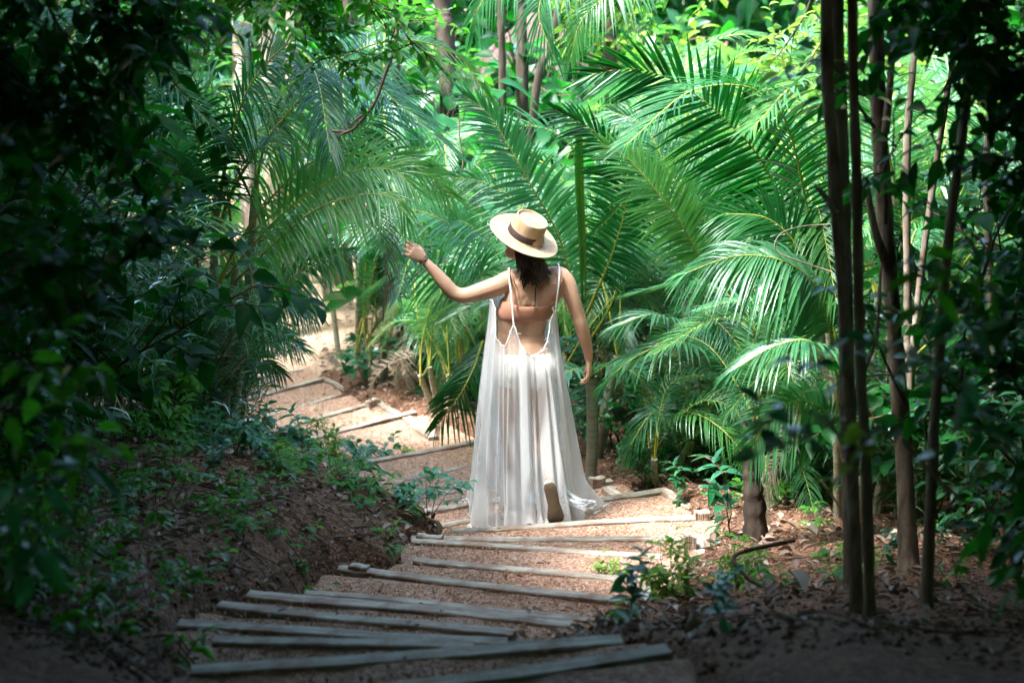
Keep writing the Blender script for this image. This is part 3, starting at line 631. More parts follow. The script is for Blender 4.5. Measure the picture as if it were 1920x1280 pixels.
# ------------------------------------------------------------------ the forest
# palms; heroes are single fronds traced in the place, (px, py, distance) points
palm(392, 850, 11.4, nst=5, h=1.5, nf=12, size=.95, seed=21, dark=.2, spread=.28, stem_r=.026, label='big dark palm clump on the left bank, long fronds arching toward the raised hand', heroes=[
    dict(p=[(425, 520, 11.2), (520, 410, 11.0), (640, 330, 10.8), (730, 318, 10.6), (775, 352, 10.5)], ll=.38, n=40, bare=.25, up=.15, droop=.32, lw=.026, m='palm_bright', upv=(0, -.7, .6)),
    dict(p=[(410, 560, 11.2), (500, 470, 11.0), (590, 395, 10.8), (680, 366, 10.6), (738, 372, 10.4), (762, 408, 10.35)], ll=.32, n=34, bare=.22, up=-.2, droop=.55, m='palm_bright', upv=(0, -.6, .7)),
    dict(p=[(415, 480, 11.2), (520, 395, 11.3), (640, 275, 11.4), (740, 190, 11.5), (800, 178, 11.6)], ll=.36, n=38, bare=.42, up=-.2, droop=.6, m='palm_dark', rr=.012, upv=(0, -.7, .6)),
    dict(p=[(405, 540, 11.3), (470, 420, 11.2), (575, 310, 11.1), (680, 290, 11.0), (790, 320, 11.0), (850, 370, 11.0)], ll=.34, n=38, bare=.3, up=.15, droop=.3, m='palm_bright', lw=.026, rr=.012, upv=(0, -.8, .5)),
    dict(p=[(400, 460, 11.3), (450, 330, 11.3), (560, 190, 11.4), (650, 105, 11.5), (760, 75, 11.7), (865, 110, 11.9), (920, 190, 12.0)], ll=.42, n=58, bare=.3, up=.0, droop=.55, rr=.014, m='palm_bright', upv=(0, -.5, .8)),
    dict(p=[(405, 430, 11.3), (425, 300, 11.2), (470, 160, 11.0), (560, 70, 10.9), (650, 60, 10.8)], ll=.44, n=46, bare=.35, up=.1, droop=.5, m='palm_dark', rr=.015, upv=(0, -.5, .8)),
    dict(p=[(372, 500, 11.2), (345, 400, 11.0), (330, 300, 10.9), (338, 240, 10.8)], ll=.27, n=26, bare=.2, up=.25, droop=.25, upv=(.15, -1, .2)),
    dict(p=[(380, 470, 11.3), (330, 330, 11.1), (255, 240, 11.0), (170, 235, 10.9)], ll=.42, n=40, bare=.2, up=.1, droop=.5, m='palm_dark', upv=(0, -.6, .7)),
    dict(p=[(385, 440, 11.3), (375, 280, 11.2), (340, 170, 11.1), (280, 120, 11.1)], ll=.44, n=42, bare=.2, up=.1, droop=.5, m='palm_dark', upv=(0, -.6, .7)),
    dict(p=[(440, 650, 11.2), (510, 560, 11.0), (590, 490, 10.9), (650, 470, 10.8)], ll=.34, n=36, bare=.2, up=.1, droop=.5, m='palm', upv=(0, -.5, .8)),
    dict(p=[(400, 330, 11.6), (500, 230, 11.8), (590, 190, 12.0), (640, 210, 12.2)], ll=.4, n=34, bare=.2, up=-.2, droop=.5, m='palm_bright', upv=(0, -.6, .7)),
    dict(p=[(400, 700, 11.2), (450, 610, 11.0), (520, 570, 10.9), (570, 590, 10.8)], ll=.28, n=40, bare=.15, up=.2, droop=.4, m='palm'),
    dict(p=[(395, 740, 11.1), (470, 660, 10.9), (540, 640, 10.8), (575, 655, 10.8)], ll=.24, n=36, bare=.15, up=.3, droop=.4, m='palm'),
    dict(p=[(390, 680, 11.1), (330, 600, 10.9), (260, 560, 10.8), (190, 580, 10.7)], ll=.34, n=40, bare=.15, up=.3, droop=.4, m='palm_dark')])
palm(395, 760, 12.4, nst=5, h=.8, nf=12, size=.55, seed=22, dark=.5, spread=.2, label='low bushy palm tucked against the right side of the big left clump, beside the bend')
palm(715, 722, None, nst=6, h=.35, nf=15, size=.72, seed=23, dark=.2, spread=.14, label='palm clump with thin upright stems between the far bend and the drooping dark frond', tilt=(.1, .8), stem_r=.016)
palm(880, 735, 14.2, nst=5, h=.5, nf=12, size=.85, seed=24, dark=.2, spread=.2, label='palm just left of the dress, one dark frond drooping to the steps', tilt=(.0, .7), heroes=[
    dict(p=[(905, 640, 13.2), (888, 690, 12.9), (862, 740, 12.8), (818, 800, 12.9)], ll=.34, n=36, bare=.02, up=-.2, droop=.5, m='palm_dark', upv=(-.2, -1, .3)),
    dict(p=[(880, 640, 13.8), (850, 560, 13.4), (790, 480, 13.2), (720, 430, 13.0), (640, 440, 12.9)], ll=.40, n=48, bare=.12, up=.15, droop=.4, upv=(0, -.6, .7)),
    dict(p=[(900, 620, 13.8), (905, 520, 13.4), (850, 430, 13.1), (780, 395, 13.0), (700, 410, 12.9)], ll=.40, n=48, bare=.12, up=.2, droop=.35, upv=(0, -.6, .7)),
    dict(p=[(955, 560, 13.6), (935, 480, 13.4), (885, 425, 13.2), (820, 400, 13.1)], ll=.32, n=44, bare=.1, up=.25, droop=.3, upv=(0, -.7, .6))])
palm(1090, 820, 12.2, nst=4, h=.75, nf=7, size=.8, seed=25, dark=.2, spread=.14, az=[.3, .9, 1.6, 2.2, 2.8], label='palm directly behind the straw hat, holding up one folded spear leaf', stem_r=.03, heroes=[
    dict(p=[(1085, 600, 11.9), (1050, 450, 11.8), (985, 330, 11.7), (920, 220, 11.7), (868, 178, 11.7)], ll=.35, n=60, bare=.15, up=.15, droop=.25, upv=(.2, -1, .35), lw=.030, rr=.011),
    dict(p=[(1095, 600, 12.0), (1150, 470, 11.8), (1175, 350, 11.7), (1130, 260, 11.6), (1040, 205, 11.6)], ll=.36, n=54, bare=.2, up=.3, droop=.3, m='palm_dark', upv=(-.4, -1, .3), lw=.032),
    dict(p=[(1100, 590, 12.2), (1170, 430, 12.2), (1260, 320, 12.2), (1330, 270, 12.2)], ll=.34, n=54, bare=.2, up=.2, droop=.4, m='palm_bright', upv=(0, -.8, .5)),
    dict(p=[(1070, 590, 12.2), (1030, 500, 12.4), (1000, 420, 12.6), (930, 350, 12.8), (830, 330, 12.8)], ll=.42, n=50, bare=.1, up=.2, droop=.4, upv=(0, -.7, .5)),
    dict(p=[(1105, 640, 12.1), (1150, 560, 12.0), (1175, 440, 12.0), (1162, 360, 12.0)], ll=.30, n=36, bare=.5, up=.2, droop=.4)])
def spear(px, pts, D, w0, label, parent_label=None):
    t = empty('spear_leaf', U(*pts[0], D)); b = t.location.copy(); tag(t, label, 'spear leaf')
    for nm, dx, cw in (('blade', 0, .045), ('blade', .022, .03)):
        mb = MB(); P = catmull([U(x + dx * 300, y, D) - b for x, y in pts], 26)
        u = np.linspace(0, 1, 26); hw = cw * .5 * np.interp(u, [0, .35, .75, 1], [.15, .6, 1, .02])
        R = [[P[i] + A3((-hw[i], .006, 0)), P[i] + A3((-hw[i] * .5, -.012, 0)), P[i] + A3((0, .004, 0)), P[i] + A3((hw[i] * .5, -.012, 0)), P[i] + A3((hw[i], .006, 0)), P[i] + A3((0, .014, 0))] for i in range(26)]
        rings(mb, R); mb.build(nm, M['yellow' if dx else 'small'], t)
    return t
spear(0, [(1092, 600), (1090, 480), (1084, 330), (1083, 190)], 11.75, .05, 'tall folded bright green spear leaf standing upright just right of the straw hat')
palm(1290, 905, 11.8, nst=4, h=.6, nf=8, size=.7, az=[0, .8, 1.6, 2.4, -.6], seed=26, dark=.15, spread=.16, label='palm with slim pale stems right of the round-leaved bush, fronds fanning up', stem_r=.024, heroes=[
    dict(p=[(1330, 560, 11.2), (1300, 460, 11.1), (1240, 370, 11.0), (1180, 300, 11.0), (1130, 270, 11.0)], ll=.34, n=58, bare=.1, up=.3, droop=.2, upv=(.3, -1, .3), lw=.026, m='palm_bright'),
    dict(p=[(1370, 560, 11.4), (1330, 430, 11.3), (1260, 330, 11.3), (1210, 240, 11.4), (1150, 210, 11.5)], ll=.34, n=56, bare=.15, up=.25, droop=.3, upv=(.2, -1, .4)),
    dict(p=[(1330, 800, 11.4), (1290, 640, 11.2), (1230, 590, 11.0), (1160, 610, 10.9)], ll=.36, n=46, bare=.2, up=.15, droop=.4),
    dict(p=[(1330, 780, 11.3), (1330, 680, 11.1), (1270, 640, 10.9), (1190, 670, 10.8), (1130, 720, 10.8)], ll=.30, n=44, bare=.15, up=.2, droop=.5),
    dict(p=[(1285, 890, 11.5), (1270, 800, 11.2), (1230, 770, 10.9), (1190, 820, 10.8), (1170, 860, 10.8)], ll=.28, n=34, bare=.1, up=.1, droop=.6),
    dict(p=[(1340, 640, 11.6), (1380, 520, 11.6), (1360, 420, 11.6), (1290, 360, 11.5)], ll=.34, n=44, bare=.15, up=.3, droop=.3)])
palm(1592, 965, None, nst=5, h=1.1, nf=8, size=.85, seed=27, dark=.2, spread=.16, label='palm with yellowish ringed stems rising beside the pale slender trunks on the right', stem_r=.022, heroes=[
    dict(p=[(1575, 800, 9.6), (1560, 640, 9.5), (1530, 540, 9.4), (1470, 490, 9.3), (1380, 480, 9.2), (1290, 510, 9.2)], ll=.40, n=50, bare=.35, up=-.1, droop=.6, lw=.032, upv=(0, -.5, .8), rr=.011),
    dict(p=[(1575, 760, 9.7), (1560, 600, 9.7), (1500, 470, 9.7), (1440, 410, 9.7), (1360, 400, 9.7)], ll=.42, n=50, bare=.3, up=.3, droop=.3, m='palm_dark', upv=(0, -.8, .5)),
    dict(p=[(1582, 820, 9.5), (1568, 700, 9.3), (1520, 640, 9.1), (1450, 650, 9.0), (1380, 690, 8.9)], ll=.34, n=44, bare=.3, up=.1, droop=.5),
    dict(p=[(1585, 880, 9.4), (1560, 790, 9.2), (1500, 750, 9.0), (1440, 790, 8.9), (1405, 850, 8.9)], ll=.30, n=34, bare=.25, up=-.1, droop=.5, lw=.03, upv=(0, -.8, .6))])
palm(1610, 900, 10.6, nst=3, h=1.3, nf=5, size=.8, seed=28, dark=.3, spread=.14, label='palm behind the right trunks with one dark comb-like frond high up', heroes=[
    dict(p=[(1520, 620, 10.5), (1475, 420, 10.2), (1430, 305, 10.0), (1350, 215, 9.8), (1260, 150, 9.7), (1180, 130, 9.6), (1110, 140, 9.6)], ll=.44, n=50, bare=.3, up=.15, droop=.12, m='palm_dark', lw=.034, upv=(.1, -1, .1), sides=(1, 1), rr=.010)])
palm(1460, 880, 10.4, nst=4, h=.35, nf=11, size=.62, seed=29, dark=.1, spread=.12, label='low palm with a fan of pale curved leaflets right of the bare brown palm stump', tilt=(.1, .9))
palm(1250, 850, 11.0, nst=4, h=.25, nf=10, size=.5, seed=30, dark=.1, spread=.12, label='small palm leaning over the right edge of the steps beside the broken timbers', tilt=(0, .5), az=[-.4, .4, 1.2, 2, -1])
palm(1380, 930, 10.9, nst=3, h=.15, nf=8, size=.35, seed=31, dark=.1, spread=.08, label='tiny seedling palm with a few arching fronds by the foot of the brown stump', tilt=(.1, .8), stem_r=.012)
palm(445, 690, 13.0, nst=5, h=.5, nf=14, size=.6, seed=33, dark=.2, spread=.2, label='low feathery palm spilling over the far steps from the left', heroes=[
    dict(p=[(400, 640, 12.2), (450, 560, 12.0), (520, 540, 11.9), (590, 590, 11.8)], ll=.30, n=46, bare=.1, up=.1, droop=.5, upv=(0, -.6, .8)),
    dict(p=[(400, 690, 12.2), (450, 620, 12.0), (500, 610, 11.9), (560, 650, 11.8)], ll=.26, n=46, bare=.1, up=.1, droop=.5, m='palm_bright', upv=(0, -.6, .8)),
    dict(p=[(390, 760, 12.0), (430, 690, 11.9), (480, 670, 11.8), (530, 700, 11.7)], ll=.22, n=40, bare=.1, up=.1, droop=.5, upv=(0, -.6, .8)),
    dict(p=[(380, 620, 12.0), (430, 500, 11.9), (500, 440, 11.8), (580, 450, 11.8), (640, 500, 11.7)], ll=.32, n=50, bare=.15, up=.0, droop=.6, m='palm_bright', upv=(0, -.6, .8))])
palm(0, 0, nst=4, h=1.9, nf=6, size=.8, seed=34, dark=.2, spread=.2, loc=(1.6, 14.4), label='tall palm at the top middle, its fronds hanging in from above right of the thatch', heroes=[
    dict(p=[(1180, 60, 13.8), (1120, -60, 13.2), (1050, -50, 12.8), (1010, 20, 12.6), (1040, 110, 12.5)], ll=.34, n=50, bare=.15, up=.0, droop=.6, upv=(0, -.6, .8)),
    dict(p=[(1180, 60, 13.8), (1080, -90, 13.4), (960, -60, 13.1), (900, 10, 13.0), (890, 60, 13.0)], ll=.32, n=50, bare=.15, up=.0, droop=.6, upv=(0, -.6, .8)),
    dict(p=[(1180, 60, 13.8), (1200, -60, 13.4), (1150, -20, 12.9), (1090, 40, 12.7), (1070, 110, 12.6)], ll=.30, n=46, bare=.15, up=.0, droop=.6, m='palm_bright', upv=(0, -.6, .8))])
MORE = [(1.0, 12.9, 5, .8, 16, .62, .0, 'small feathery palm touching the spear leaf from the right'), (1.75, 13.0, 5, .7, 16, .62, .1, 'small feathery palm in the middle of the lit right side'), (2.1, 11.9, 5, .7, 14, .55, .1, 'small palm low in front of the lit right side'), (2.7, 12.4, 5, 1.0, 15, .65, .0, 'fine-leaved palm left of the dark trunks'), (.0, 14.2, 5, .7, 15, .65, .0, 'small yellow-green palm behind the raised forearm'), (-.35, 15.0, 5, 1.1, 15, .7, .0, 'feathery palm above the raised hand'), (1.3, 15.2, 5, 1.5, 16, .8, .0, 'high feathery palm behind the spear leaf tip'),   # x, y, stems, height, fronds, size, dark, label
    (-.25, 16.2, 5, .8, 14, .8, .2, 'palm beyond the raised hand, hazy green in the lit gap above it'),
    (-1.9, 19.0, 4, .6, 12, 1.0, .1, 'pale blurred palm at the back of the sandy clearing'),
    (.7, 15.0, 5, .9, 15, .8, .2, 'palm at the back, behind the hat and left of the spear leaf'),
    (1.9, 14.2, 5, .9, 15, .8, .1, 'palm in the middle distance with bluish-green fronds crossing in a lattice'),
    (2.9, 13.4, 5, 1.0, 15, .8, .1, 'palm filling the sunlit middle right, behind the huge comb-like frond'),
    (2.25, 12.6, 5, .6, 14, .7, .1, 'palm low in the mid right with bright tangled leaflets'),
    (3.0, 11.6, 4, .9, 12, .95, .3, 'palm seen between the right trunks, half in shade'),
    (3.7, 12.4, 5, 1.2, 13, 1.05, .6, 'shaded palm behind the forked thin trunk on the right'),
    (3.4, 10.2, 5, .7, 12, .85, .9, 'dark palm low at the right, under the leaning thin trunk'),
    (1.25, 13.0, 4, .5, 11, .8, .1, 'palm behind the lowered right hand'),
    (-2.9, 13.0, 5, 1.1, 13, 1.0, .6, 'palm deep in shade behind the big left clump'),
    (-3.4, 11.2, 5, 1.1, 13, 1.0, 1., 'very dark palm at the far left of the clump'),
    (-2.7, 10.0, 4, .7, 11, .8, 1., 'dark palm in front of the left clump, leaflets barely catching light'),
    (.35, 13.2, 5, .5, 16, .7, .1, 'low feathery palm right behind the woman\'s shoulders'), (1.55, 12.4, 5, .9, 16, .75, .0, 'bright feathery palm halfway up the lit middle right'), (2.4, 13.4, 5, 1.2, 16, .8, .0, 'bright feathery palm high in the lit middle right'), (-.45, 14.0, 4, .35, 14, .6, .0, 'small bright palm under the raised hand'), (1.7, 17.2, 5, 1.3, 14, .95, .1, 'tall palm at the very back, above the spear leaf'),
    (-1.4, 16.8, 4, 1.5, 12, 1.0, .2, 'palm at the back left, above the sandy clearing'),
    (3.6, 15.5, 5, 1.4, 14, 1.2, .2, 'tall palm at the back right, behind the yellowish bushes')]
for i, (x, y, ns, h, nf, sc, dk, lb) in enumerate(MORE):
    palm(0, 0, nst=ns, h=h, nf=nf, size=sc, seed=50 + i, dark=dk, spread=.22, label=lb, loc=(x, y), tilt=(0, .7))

plant_mesh('bush_mid_shaded', 15, 'palm_dark', 'twig', 9, 0.8, 0.6, 8, 0.28, 5, 0.16, 0.055, 'lance', rad=0.006, sc=0.4, droop=.5)  # darker copy of the mid bush, shade of the sides put into its leaves
plant_mesh('bush_fine2', 11, 'palm', 'greenstem', 18, 1.3, 0.7, 12, 0.30, 11, 0.15, 0.013, 'blade', rad=0.005, sc=0.6)
# trunks on the right, the nearest first
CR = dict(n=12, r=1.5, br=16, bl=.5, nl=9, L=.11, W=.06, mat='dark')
trunk_tree('tree', [(1608, 1170, 6.55), (1598, 900, 6.6), (1585, 620, 6.65), (1562, 300, 6.7), (1548, 0, 6.8), U(1540, -1150, 6.9)], [0.0255, 0.0229, 0.0221, 0.0221, 0.0213, 0.0170], 'bark', 'slender dark trunk with sunlit patches on its left side, leftmost of the right-hand trunks', 'slender trunks at the right', seed=1, crown=CR,
    branches=[([(1568, 400, 6.65), (1540, 360, 6.7), (1528, 348, 6.72)], .014), ([(1590, 760, 6.65), (1640, 640, 6.8), (1652, 500, 6.9)], .010)])
trunk_tree('tree', [(1632, 1172, 6.4), (1624, 900, 6.45), (1612, 640, 6.5), (1606, 330, 6.5), (1598, 0, 6.6), U(1590, -1150, 6.7)], [0.0213, 0.0195, 0.0187, 0.0187, 0.0179, 0.0153], 'bark_pale', 'slim pale grey-brown trunk touching the leftmost dark one on its right', 'slender trunks at the right', seed=2, crown=CR)
trunk_tree('tree', [(1600, 1090, 7.2), (1590, 800, 7.3), (1583, 500, 7.3), (1575, 200, 7.4), (1568, 0, 7.4), U(1560, -1150, 7.5)], [0.0340, 0.0306, 0.0289, 0.0289, 0.0272, 0.0213], 'bark', 'broad dark trunk standing just behind the two leftmost right-hand trunks', 'slender trunks at the right', seed=3, crown=CR)
trunk_tree('tree', [(1705, 1080, 7.9), (1695, 860, 8.0), (1678, 640, 8.0), (1655, 340, 8.0), (1642, 0, 8.1), U(1630, -1100, 8.2)], [0.0442, 0.0382, 0.0357, 0.0340, 0.0323, 0.0255], 'bark', 'stout forked trunk with curved sun streaks, third group from the left at the right side', 'slender trunks at the right', seed=4, crown=CR,
    branches=[([(1670, 520, 8.0), (1640, 430, 7.9), (1622, 330, 7.9)], .022), ([(1660, 250, 8.0), (1672, 120, 8.0), (1680, 0, 8.1)], .018)])
trunk_tree('tree', [(1736, 1165, 6.6), (1745, 940, 6.7), (1758, 700, 6.8), (1782, 420, 6.9), (1808, 220, 7.0), (1822, 0, 7.1), U(1835, -1100, 7.2)], [0.0229, 0.0204, 0.0195, 0.0187, 0.0170, 0.0153, 0.0119], 'bark_pale', 'thin brown trunk leaning gently to the right as it rises, apart from the others', 'slender trunks at the right', seed=5, crown=CR,
    branches=[([(1775, 500, 6.9), (1740, 560, 6.9), (1718, 620, 6.9)], .008)])
trunk_tree('tree', [(1700, 960, 9.6), (1702, 640, 9.5), (1700, 300, 9.5), (1712, 120, 9.5), (1722, 0, 9.6), U(1730, -1000, 9.7)], [0.0221, 0.0204, 0.0187, 0.0170, 0.0153, 0.0127], 'bark', 'very thin dark trunk between the stout forked one and the leaning one', 'slender trunks at the right', seed=6, crown=CR)
trunk_tree('tree', [(1690, 1000, 9.2), (1715, 620, 9.2), (1752, 330, 9.2), (1775, 180, 9.2), (1790, 0, 9.3), U(1800, -1000, 9.4)], [0.0204, 0.0170, 0.0153, 0.0145, 0.0127, 0.0102], 'bark', 'thin dark stem slanting right behind the very thin trunk', 'slender trunks at the right', seed=7, crown=CR)
trunk_tree('tree', [(1880, 1000, 9.0), (1860, 600, 9.0), (1850, 300, 9.0), (1870, 0, 9.1), U(1880, -1000, 9.2)], [0.0204, 0.0170, 0.0153, 0.0145, 0.0110], 'bark', 'thin almost black trunk near the right edge', 'slender trunks at the right', seed=8, crown=CR)
# trunks at the back
BT = [((838, 400, 17.5), (842, 200, 17.5), (835, 60, 17.5), (828, -60, 17.6), .085, 'bark_dark', 'thick brown trunk at the back, left of the pale thatch'),
      ((946, 330, 16.0), (942, 150, 16.0), (938, 20, 16.0), (935, -120, 16.1), .03, 'bark_dark', 'straight thin trunk in front of the pale thatch'),
      ((978, 330, 17.0), (980, 180, 17.0), (978, 60, 17.0), (976, -100, 17.1), .05, 'bark_dark', 'greyish trunk crossing the middle of the pale thatch'),
      ((960, 330, 16.2), (1003, 190, 16.2), (1035, 80, 16.2), (1050, -80, 16.2), .035, 'bark_dark', 'trunk leaning right across the pale thatch'),
      ((535, 645, 18.4), (530, 520, 18.4), (520, 380, 18.4), (510, 180, 18.5), .11, 'bark_pale', 'broad pale trunk base at the far side of the clearing, seen left of the bend'),
      ((498, 640, 17.6), (490, 520, 17.6), (470, 380, 17.6), (455, 160, 17.7), .10, 'bark', 'brown trunk base beside the broad pale one at the clearing'),
      ((560, 640, 19.6), (556, 500, 19.6), (552, 300, 19.6), (548, 100, 19.7), .07, 'bark_pale', 'grey trunk just right of the broad pale trunk base'),
      ((745, 330, 17.0), (746, 240, 17.0), (744, 100, 17.0), (742, -60, 17.1), .025, 'bark_dark', 'thin dark trunk behind the hanging bare vine'),
      ((1150, 300, 19.0), (1146, 150, 19.0), (1140, 40, 19.0), (1138, -80, 19.0), .06, 'bark_dark', 'trunk at the back above the spear leaf, mostly behind leaves'),
      ((640, 300, 19.5), (642, 180, 19.5), (650, 60, 19.5), (655, -80, 19.5), .07, 'bark_dark', 'trunk at the back behind the overhanging small-leaved branch')]
for i, (a, b, c, d, r_, bk, lb) in enumerate(BT):
    trunk_tree('tree', [a, b, c, d, U(d[0], -700, d[2])], [r_ * 1.15, r_, r_ * .95, r_ * .9, r_ * .7], bk, lb, 'trunks at the back', seed=20 + i)
# thatched roof far back
def thatch():
    c = U(1010, 130, 20.5); t = empty('thatched_hut', (c.x, 20.5, GZ(c.x, 20.5))); tag(t, 'pale pinkish thatched roof half hidden behind the back trunks, above the straw hat', 'thatched hut')
    mb = MB(); r = np.random.default_rng(8); ht = c.z - t.location.z
    R = []
    for zz, rr_ in ((ht - .9, .95), (ht - .95, 1.0), (ht - .3, .85), (ht + .15, .55), (ht + .55, .08)):
        R.append([(rr_ * math.cos(a), rr_ * math.sin(a), zz + .03 * math.sin(a * 9)) for a in np.linspace(0, 2 * PI, 40, endpoint=False)])
    rings(mb, R)
    n = 2600; a = r.uniform(PI, 2 * PI, n); zz = r.uniform(ht - .8, ht + .5, n); rr_ = np.interp(zz, [ht - .95, ht - .3, ht + .15, ht + .55], [1.0, .85, .55, .08]) + .02
    base = np.stack([rr_ * np.cos(a), rr_ * np.sin(a), zz], -1); d = np.stack([np.cos(a) * .5, np.sin(a) * .5, -np.ones(n)], -1) + r.normal(0, .12, (n, 3)); nv = np.stack([np.cos(a), np.sin(a), np.full(n, .4)], -1)
    leaves(mb, base, d, nv, r.uniform(.15, .35, n), .022, 'blade', .05, .1, 0)
    mb.build('roof', M['thatch'], t)
    for s_ in (-1, 1):
        p = MB(); tube(p, [(s_ * .7, -.4, 0), (s_ * .7, -.4, ht - .6)], .05, 10); p.build('post', M['bark'], t)
    w_ = MB(); R = [[(.75 * math.cos(a), .75 * math.sin(a), z_) for a in np.linspace(0, 2 * PI, 30, endpoint=False)] for z_ in (0, ht - .6)]; rings(w_, R); w_.build('wall', M['thatch'], t)
thatch()

# unseen trees, added so that their crowns block or filter sky and sun
def added_shade_tree(x, y, h, r_, label, off=(0, 0), n=64, rr=.14, mat='dark', L=.38, W=.24, seed=0, flat=.45, leafn=7500):
    loc = on_ground(x, y, -.05) if y > 3 else Vector((x, y, GZ(x, 3.0) + .27 * (3 - y) - .05)); h = h - loc.z; t = empty('added_shade_tree', loc); tag(t, label, 'tree', 'added unseen shade trees')
    mb = MB(); P = catmull([(0, 0, 0), (.08, .05, h * .4), (off[0] * .3, off[1] * .3, h * .8), (off[0] * .6, off[1] * .6, h)], 20); tube(mb, P, np.linspace(rr * 1.2, rr * .6, 20), 12, wob=.04); mb.build('trunk', M['bark'], t)
    r = np.random.default_rng(seed); li = MB(); cr = MB(); ends = []
    for i in range(n):
        a = r.uniform(0, 2 * PI); q = r_ * math.sqrt(r.random()); e = A3((off[0] + q * math.cos(a), off[1] + q * math.sin(a), h + r.uniform(-.1, 1) * r_ * flat * (1 - .5 * q / r_))); s_ = A3((off[0] * .4, off[1] * .4, h * r.uniform(.85, 1)))
        m_ = (s_ + e) / 2 + A3((0, 0, .25)); P = catmull([s_, m_, e], 9); tube(li, P, np.linspace(rr * .4, .012, 9), 6); ends.append((m_, e))
    idx = r.integers(0, n, leafn); u = r.random(leafn)[:, None]; A_ = A3([ends[i][0] for i in idx]); B_ = A3([ends[i][1] for i in idx])
    base = A_ * (1 - u) + B_ * u + r.normal(0, 1, (leafn, 3)) * A3((.34, .34, .2)) * (r_ / 2.4)
    leaves(cr, base, r.normal(0, 1, (leafn, 3)) * A3((1, 1, .45)), A3((0, 0, 1))[None] + r.normal(0, .5, (leafn, 3)), L * r.uniform(.6, 1.1, leafn), W * r.uniform(.7, 1.1, leafn), 'oval', .25, .15, 0)
    li.build('limbs', M['bark'], t); cr.build('crown', M[mat], t); return t
SH = [(-2.6, 1.7, 4.8, 3.2, 'added unseen tree left of the camera, its crown shading the lower left'), (3.0, 1.5, 4.8, 3.2, 'added unseen tree right of the camera, its crown shading the lower right'),
      (-4.4, 6.0, 4.1, 3.1, 'added unseen tree beyond the left edge, its crown darkening the top left'), (4.6, 6.0, 4.1, 2.8, 'added unseen tree beyond the right edge, its crown darkening the top right'),
      (0.3, -3.0, 5.2, 3.6, 'added unseen tree behind the camera, blocking the sky there'), (-6.1, 11.2, 3.9, 2.6, 'added unseen shade tree far to the left of the palm clump'), (5.8, 10.0, 3.9, 2.6, 'added unseen shade tree far to the right of the thin trunks')]
added_shade_tree(-5.6, 15.2, 4.2, 2.3, 'added unseen feathery tree left of the sandy clearing, filtering its sun', off=(1.2, -1.0), seed=94, leafn=3200, L=.16, W=.10, mat='small') if True else None  # sparse crown added out of view to soften sun on the far steps
for i, (x, y, h, r_, lb) in enumerate(SH): added_shade_tree(x, y, h, r_, lb, seed=70 + i)
added_shade_tree(3.4, 4.6, 4.4, 2.3, 'added unseen leaning tree at the right, its crown shading the near steps', off=(-3.4, 1.1), seed=90, leafn=5500)

added_shade_tree(-5.6, 8.2, 4.0, 1.9, 'added unseen tree outside the left edge, its crown shading the left bank', off=(2.1, 0), seed=91, leafn=6000)
added_shade_tree(-3.9, 12.0, 4.8, 2.5, 'added unseen feathery tree behind the left palm clump, filtering sun over the steps', off=(2.0, -1.7), seed=93, leafn=3000, L=.16, W=.10, mat='small')  # sparse crown added out of view so the woman gets only filtered sun
added_shade_tree(5.4, 8.4, 4.0, 1.8, 'added unseen tree outside the right edge, its crown shading the thin trunks', off=(-2.5, 0), seed=92, leafn=6000)

# leafy masses at the dark left and right, and behind
def bushes(lst, group, cat='shrub'):
    for (k, x, y, sc, lb) in lst: plant(k, on_ground(x, y), lb, cat, group, sc)
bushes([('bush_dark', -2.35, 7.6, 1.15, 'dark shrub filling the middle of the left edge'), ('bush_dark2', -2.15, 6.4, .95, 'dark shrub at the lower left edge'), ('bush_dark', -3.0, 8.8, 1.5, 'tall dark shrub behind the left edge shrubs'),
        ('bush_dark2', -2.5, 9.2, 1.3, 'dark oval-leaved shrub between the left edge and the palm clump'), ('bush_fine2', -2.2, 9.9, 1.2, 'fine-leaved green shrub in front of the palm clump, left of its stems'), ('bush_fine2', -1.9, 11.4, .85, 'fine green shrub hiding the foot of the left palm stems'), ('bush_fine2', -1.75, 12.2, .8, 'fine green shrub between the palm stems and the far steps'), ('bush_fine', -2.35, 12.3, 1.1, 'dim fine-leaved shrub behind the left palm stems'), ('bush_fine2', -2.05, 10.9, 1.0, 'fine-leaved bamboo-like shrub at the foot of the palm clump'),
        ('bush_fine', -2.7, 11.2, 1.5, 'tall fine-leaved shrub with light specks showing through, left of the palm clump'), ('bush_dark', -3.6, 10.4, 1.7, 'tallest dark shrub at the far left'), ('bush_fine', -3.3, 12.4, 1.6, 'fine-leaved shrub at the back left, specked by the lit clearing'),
        ('bush_dark', -3.4, 7.0, 1.6, 'dark shrub outside the upper left corner'), ('bush_dark2', -4.2, 12.5, 1.8, 'dark shrub behind everything at the far left'), ('bush_mid_shaded', -2.15, 8.4, .7, 'mid green long-leaved plant on the left bank with pale undersides'),
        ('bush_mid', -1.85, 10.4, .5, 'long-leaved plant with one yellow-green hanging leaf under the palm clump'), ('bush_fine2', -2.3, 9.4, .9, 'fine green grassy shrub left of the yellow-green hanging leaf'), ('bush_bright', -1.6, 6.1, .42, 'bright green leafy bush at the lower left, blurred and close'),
        ('bush_bright', -2.1, 7.2, .6, 'green bush behind the blurred lower left one')], 'shrubs in the left-hand shade')
